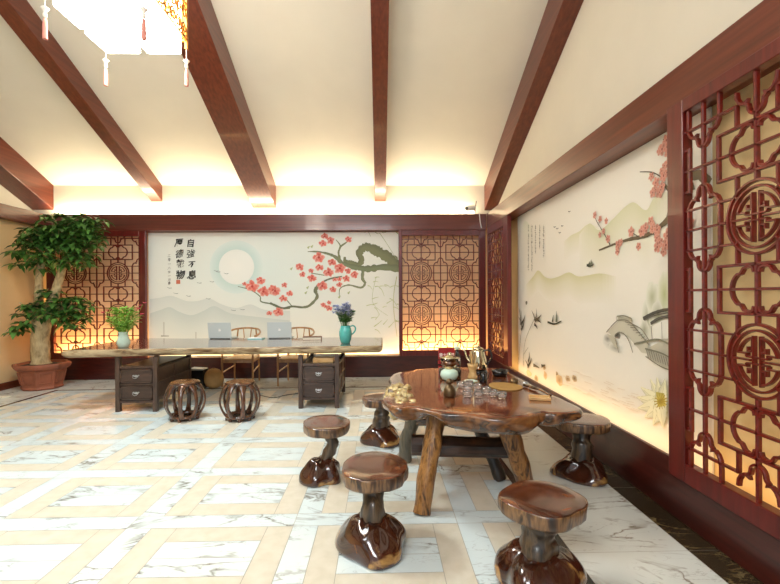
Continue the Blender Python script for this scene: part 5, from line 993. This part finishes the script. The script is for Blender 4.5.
stump('tree stump stool left of the tea table with a curved leaning stem and pale-fronted root', (-.42, 3.45), (-.46, 3.44), .185, .215, .2, 1.3, .165, .16, .072, .045, .05, G)
stump('round tree stump stool standing alone in front of the amber log leg', (-.043, 2.56), (-.05, 2.49), .193, .225, 0, 2.6, .20, .175, .078, .062, 0, G)
stump('tree stump stool nearest the camera, its root cut by the bottom edge', (.785, 2.12), (.76, 2.12), .20, .20, .5, 3.7, .21, .19, .078, .08, 0, G)
stump('tree stump stool half hidden behind the burl end of the tea table', (.03, 4.30), (.005, 4.30), .21, .19, .1, 4.4, .20, .16, .075, .075, 0, G)
stump('tree stump stool between the tea table and the right wall, dull grey-brown seat', (1.60, 3.47), (1.575, 3.42), .215, .21, -.3, 5.9, .20, .15, .075, .072, 0, G)

# ---------------------------------------------------------------- tea things
Z = .702
t = thing('name_board', 'upright red board with white characters at the back of the tea table', 'sign', (.61, 4.04, Z), .05)
MB().box(-.075, .075, 0, .02, 0, .235).build('board', 'sign_red', t, bevel=.002)
def glyph_mesh(chars, size, spacing, name, mat, parent, loc):
    mb = MB()
    for k, ch in enumerate(chars):
        cu = bpy.data.curves.new('g', 'FONT'); cu.body = ch; cu.size = size; cu.align_x = 'CENTER'; cu.align_y = 'CENTER'; cu.extrude = .0008; cu.offset = .0006
        o = bpy.data.objects.new('g', cu); COL.objects.link(o); me = o.to_mesh()
        x0 = (k-(len(chars)-1)/2)*spacing
        mb.add([(v.co.x+x0+loc[0], loc[1]-v.co.z, v.co.y+loc[2]) for v in me.vertices], [tuple(p.vertices) for p in me.polygons])
        o.to_mesh_clear(); bpy.data.objects.remove(o); bpy.data.curves.remove(cu)
    return mb.build(name, mat, parent)
glyph_mesh('黄大茶園', .036, .035, 'lettering', 'print_white', t, (0, -.001, .17))
mb = MB()
for k in range(9): mb.box(-.055+k*.0125, -.047+k*.0125, -.0015, 0, .128, .134)
mb.build('small_print', 'print_white', t)
# glass pot on a black warmer
t = thing('tea_warmer', 'squat black tea warmer behind the pale green jar', 'warmer', (.62, 3.92, Z))
MB().lathe([(0, 0), (.09, 0), (.098, .008), (.10, .05), (.094, .072), (.08, .078), (0, .076)], n=32).build('body', 'blackgloss', t)
MB().lathe([(.02, .078), (.07, .078), (.07, .081), (.02, .081)], n=24).build('hot_plate', 'steel', t)
t = thing('glass_teapot', 'lidded glass teapot of brown tea standing on the black warmer', 'teapot', (.62, 3.92, Z+.082))
MB().lathe([(0, 0), (.06, 0), (.074, .01), (.078, .04), (.074, .075), (.070, .078), (.066, .075), (.070, .04), (.058, .008), (0, .006)], n=32).build('body', 'glass', t)
MB().lathe([(0, .008), (.056, .009), (.067, .035), (.066, .05), (0, .05)], n=28).build('tea', 'amber', t)
MB().lathe([(.055, .078), (.086, .078), (.088, .084), (.06, .094), (.03, .104), (.014, .108), (.016, .12), (.01, .130), (0, .131)], n=32).build('lid', 'steel', t)
MB().tube(catmull([(-.07, -.02, .065), (-.115, -.03, .065), (-.12, -.03, .03), (-.076, -.02, .02)], 5), .006, 8).build('handle', 'blackgloss', t)
t = thing('bottle', 'slim black bottle with pale cap behind the glass teapot', 'bottle', (.74, 4.22, Z))
MB().lathe([(0, 0), (.026, 0), (.028, .01), (.028, .14), (.014, .17), (.012, .20), (0, .20)], n=20).build('body', 'blackgloss', t)
MB().lathe([(0, .2), (.022, .2), (.034, .215), (.030, .225), (.014, .232), (0, .234)], n=16).build('cap', 'celadon', t)
MB().lathe([(.0285, .09), (.0285, .12)], n=20).build('label_band', 'print_white', t)
t = thing('tea_jar', 'round pale green porcelain jar with small lid on the tea table', 'jar', (.585, 3.73, Z))
MB().lathe([(0, 0), (.04, 0), (.062, .012), (.078, .045), (.070, .078), (.045, .094), (.035, .096), (0, .096)], n=32).build('body', 'celadon', t)
MB().lathe([(0, .0965), (.030, .0965), (.034, .104), (.024, .110), (0, .111)], n=24).build('lid', 'brass', t)
t = thing('tea_tool_holder', 'waisted light wooden holder beside the black teapot', 'tool holder', (.80, 3.80, Z))
MB().lathe([(0, 0), (.042, 0), (.045, .01), (.03, .05), (.028, .065), (.040, .10), (.044, .125), (.038, .125), (.03, .09), (0, .08)], n=24).build('body', 'lightwood', t)
random.seed(2)
t2 = thing('tea_tool', 'set of light bamboo tea tools standing in the waisted wooden holder', 'tea tools', (.80, 3.80, Z+.084))
for k in range(6):
    a = k*1.05; MB().tube([(.008*math.cos(a), .008*math.sin(a), 0), (.03*math.cos(a), .03*math.sin(a), .12+.015*(k % 3))], [.004, .006], 8, flat=.5).build('stick', 'steel' if k % 2 else 'lightwood', t2)
def kettle(name, label, loc, body, s, ang):
    t = thing(name, label, 'kettle', loc, ang)
    MB().lathe([(0, 0), (.07*s, 0), (.076*s, .01*s), (.070*s, .08*s), (.052*s, .15*s), (.045*s, .165*s), (0, .165*s)], n=32).build('body', body, t)
    MB().lathe([(0, .165*s), (.046*s, .165*s), (.044*s, .175*s), (.018*s, .186*s), (.008*s, .19*s), (.012*s, .20*s), (0, .206*s)], n=24).build('lid', body, t)
    MB().tube(catmull([(.066*s, 0, .05*s), (.10*s, 0, .09*s), (.115*s, 0, .14*s), (.135*s, 0, .165*s)], 4), [.014*s]*3+[.008*s]*10, 8).build('spout', body, t)
    MB().tube(catmull([(-.05*s, 0, .155*s), (-.10*s, 0, .16*s), (-.115*s, 0, .10*s), (-.072*s, 0, .04*s)], 5), .008*s, 8).build('handle', 'blackgloss', t)
kettle('kettle', 'shiny steel kettle at the back right of the tea table', (.90, 4.04, Z+.042), 'steel', 1.1, 2.6)
t = thing('hot_plate', 'flat black electric plate under the steel kettle', 'hot plate', (.90, 4.04, Z))
MB().lathe([(0, 0), (.082, 0), (.086, .01), (.082, .03), (.07, .04), (0, .04)], n=32).build('body', 'blackgloss', t)
kettle('teapot', 'small black teapot right of the waisted wooden holder', (.85, 3.62, Z), 'blackgloss', .42, .2)
t = thing('serving_tray', 'black shallow tray behind the black teapot', 'tray', (1.07, 3.92, Z))
MB().lathe([(0, 0), (.06, 0), (.075, .05), (.07, .05), (.055, .01), (0, .01)], n=28).build('body', 'blackgloss', t)
t = thing('saucer', 'pale round saucer in front of the waisted wooden holder', 'saucer', (.745, 3.62, Z))
MB().lathe([(0, 0), (.03, 0), (.055, .012), (.058, .016), (.052, .016), (.03, .006), (0, .006)], n=28).build('body', 'celadon', t)
t = thing('bronze_figurine', 'small dark bronze figure on the near left of the tea table', 'figurine', (.49, 3.12, Z))
MB().lathe([(0, 0), (.038, 0), (.044, .008), (.044, .03), (.040, .055), (.026, .078), (.014, .086), (.012, .09), (0, .09)], n=28).build('body', 'bronze', t)
MB().lathe([(0, .088), (.016, .09), (.024, .102), (.022, .116), (.012, .126), (0, .128)], n=20).build('head', 'bronze', t)
MB().tube([(-.02, 0, .098), (0, -.012, .094), (.02, 0, .098), (.028, -.004, .122)], .006, 8).build('arm', 'bronze', t)
# glass cups
def cup():
    t = thing('glass_cup', 'x', 'cup')
    MB().lathe([(0, 0), (.020, 0), (.024, .004), (.032, .025), (.031, .045), (.029, .045), (.0295, .025), (.021, .008), (0, .006)], n=24).build('bowl', 'cup_glass', t)
    MB().tube(catmull([(.030, 0, .036), (.048, 0, .036), (.050, 0, .020), (.029, 0, .014)], 4), .003, 6).build('handle', 'cup_glass', t)
    return t
CUPS = [((.625, 3.33), 'clear glass cup farthest back in the cluster, near the pale green jar'), ((.70, 3.37), 'clear glass cup in the back row, just before the pale saucer'),
        ((.66, 3.21), 'clear glass cup in the middle of the left cluster'), ((.735, 3.24), 'clear glass cup in the left cluster, right of its middle cup'),
        ((.615, 3.03), 'clear glass cup nearest the bronze figure'), ((.695, 3.01), 'clear glass cup at the front of the left cluster'),
        ((.775, 3.12), 'clear glass cup where the cluster turns into the right row'), ((.80, 3.02), 'clear glass cup, last but one of the right row'), ((.845, 2.955), 'clear glass cup at the right end of the row')]
c0 = cup()
for k, ((x, y), lb) in enumerate(CUPS):
    c = c0 if k == 0 else copy_tree(c0)
    c.location = (x, y+.09, Z); c.rotation_euler.z = k*1.3; tag(c, lb, 'cup', 'clear glass cups on the tea table')
t = thing('table_mat', 'flat tan oval mat on the right half of the tea table', 'mat', (.985, 3.44, Z), .1)
mb = MB(); mb.prism([(.125*math.cos(a*PI/16), .155*math.sin(a*PI/16)*(1-.08*math.cos(a*PI/16))) for a in range(32)], 0, .006); mb.build('body', 'tan_mat', t, bevel=.002)
t = thing('wooden_tray', 'small pale rectangular wooden tray near the right edge of the tea table', 'tray', (1.10, 3.02, Z), -.25)
mb = MB(); mb.box(-.07, .07, -.05, .05, 0, .008)
for a, b, c, d in ((-.07, -.063, -.05, .05), (.063, .07, -.05, .05), (-.063, .063, -.05, -.043), (-.063, .063, .043, .05)): mb.box(a, b, c, d, .008, .018)
mb.build('body', 'lightwood', t, bevel=.002)
def pebble(name, label, cat, loc, r, sx, sy, sz, mat, seed):
    bm = bmesh.new(); bmesh.ops.create_icosphere(bm, subdivisions=3, radius=r); mb = MB()
    vs = [(v.co.x*sx*(1+.3*noise.noise(v.co*30+Vector((seed, 0, 0)))), v.co.y*sy, max(-r*sz*.6, v.co.z*sz*(1+.3*noise.noise(v.co*25+Vector((0, seed, 0)))))) for v in bm.verts]
    mb.add(vs, [tuple(v.index for v in f.verts) for f in bm.faces], 0, True); bm.free()
    o = mb.build(name, mat); o.location = (loc[0], loc[1], loc[2]+r*sz*.6); return tag(o, label, cat)
pebble('tea_pet', 'small dark lumpy tea pet by the right edge of the tea table', 'figurine', (1.09, 3.56, Z), .03, 1.2, 1, .9, 'bronze', 1)
pebble('tea_pet', 'small grey tea pet right of the dark lumpy one', 'figurine', (1.16, 3.50, Z), .022, 1.1, .9, .8, 'silver', 5)
o = tag(MB().tube(catmull([(1.13, 3.44, Z+.014), (1.17, 3.30, Z+.016), (1.19, 3.18, Z+.014), (1.20, 3.08, Z+.010)], 5), [.012]*6+[.009]*10, 8, jit=.2).build('wooden_scoop', 'tea_edge'), 'curved dark wooden tea scoop lying along the right table edge', 'tea scoop')
o = tag(MB().box(-.04, .04, -.02, .02, 0, .022).build('white_dish', 'white', None, bevel=.006), 'small white oblong dish at the back right corner of the tea table', 'dish'); o.location = (1.085, 4.08, Z)

# ---------------------------------------------------------------- hanging lantern
def lantern():
    cx, cy = -1.748, 3.05; S = .300; zb = 3.345
    t = thing('hanging_lantern', 'large glowing square lantern chandelier with gilded fretwork and tassels', 'ceiling lamp', (cx, cy, zb))
    mb = MB(); mb.tube([(0, 0, .70), (0, 0, cz(cy)-zb-.03)], .012, 10); mb.build('hanging_rod', 'gold', t)
    MB().lathe([(0, cz(cy)-zb-.05), (.08, cz(cy)-zb-.045), (.09, cz(cy)-zb-.01), (0, cz(cy)-zb-.005)], n=24).build('ceiling_rose', 'gold', t)
    # frame: four corner posts, rails
    for sx in (-1, 1):
        for sy in (-1, 1): MB().box(sx*S-.011, sx*S+.011, sy*S-.011, sy*S+.011, -.06, .34).build('post', 'gold', t, bevel=.003)
    mb = MB()
    for z in (.0, .27):
        mb.box(-S, S, -S-.008, -S+.008, z, z+.014); mb.box(-S, S, S-.008, S+.008, z, z+.014)
        mb.box(-S-.008, -S+.008, -S, S, z, z+.014); mb.box(S-.008, S+.008, -S, S, z, z+.014)
    mb.build('frame', 'gold', t)
    # scroll fretwork between the rails
    for side in range(4):
        mb = MB(); m = Matrix.Rotation(side*PI/2, 4, 'Z')
        for k in range(7):
            for r_ in range(2):
                c = Vector((-S+.04+k*.086, -S, .075+r_*.125)); pts = []
                for i in range(19):
                    a = i*.55*(1 if (k+r_) % 2 else -1)+k; r = .048*(1-i/24); pts.append(m @ (c+Vector((r*math.cos(a), 0, r*math.sin(a)*1.15))))
                mb.tube(pts, .0075, 5, flat=.8)
        for k in range(14):
            x = -S+.02+k*.042; mb.tube([m @ Vector((x, -S, .01)), m @ Vector((x+.02*(-1)**k, -S, .27))], .004, 5)
        mb.build('fretwork', 'gold', t)
    # glass lantern boxes, stepped
    for (x, y, h0, h1, s_) in ((-.15, .15, -.11, .31, .125), (.15, .15, -.11, .31, .125), (-.15, -.15, -.11, .31, .125), (.15, -.15, -.11, .31, .125), (0, 0, .0, .52, .19)):
        MB().box(x-s_, x+s_, y-s_, y+s_, h0, h1).build('lantern_shade', 'lamp_glow', t, bevel=.01)
    MB().box(-.22, .22, -.22, .22, .52, .55).build('roof_plate', 'gold', t, bevel=.004)
    mb = MB()
    mb.tube([(-.2, -.2, .55), (0, 0, .72), (.2, .2, .55)], .008, 6); mb.tube([(-.2, .2, .55), (0, 0, .72), (.2, -.2, .55)], .008, 6); mb.build('hanger', 'gold', t)
    for sx, sy in ((-1, 1), (1, 1), (-1, -1), (1, -1)):
        g = MB(); X, Y = sx*S, sy*S
        g.tube([(X, Y, -.06), (X, Y, -.14)], .0025, 5)
        g.lathe([(0, -.205), (.010, -.20), (.013, -.185), (.008, -.17), (.016, -.155), (.024, -.145), (.010, -.135), (0, -.135)], (X, Y, 0), 12)
        tt = g.build('tassel', 'tassel_white', t)
        q = MB(); q.lathe([(.014, -.335), (.013, -.24), (.009, -.21), (0, -.205)], (X, Y, 0), 12); q.build('tassel_fringe', 'tassel_pink', tt)
lantern()
# ---------------------------------------------------------------- security camera
t = thing('security_camera', 'small white security camera on the beam in the back right corner', 'camera', (1.70, 7.78, 2.855), .1)
t.scale = (1.25,)*3
MB().tube([(0, 0, 0), (0, 0, .06), (-.05, -.03, .085)], .010, 8).build('bracket', 'white', t)
MB().tube([(-.02, -.01, .10), (-.15, -.09, .07)], [.034, .036], 16).build('body', 'white', t)
MB().tube([(-.148, -.089, .0705), (-.160, -.096, .068)], [.026, .024], 14).build('lens', 'black', t)
MB().tube([(0, .0, .09), (.02, .01, .20)], .006, 6).build('antenna', 'black', t)
mb = MB(); mb.tube([(1.735, 7.80, 2.86), (1.745, 7.663, 2.857), (1.76, 7.66, 2.70), (1.78, 7.66, 2.60)], .008, 6)
tag(mb.build('camera_cable', 'white'), 'short white cable hanging over the beam below the security camera', 'cable')
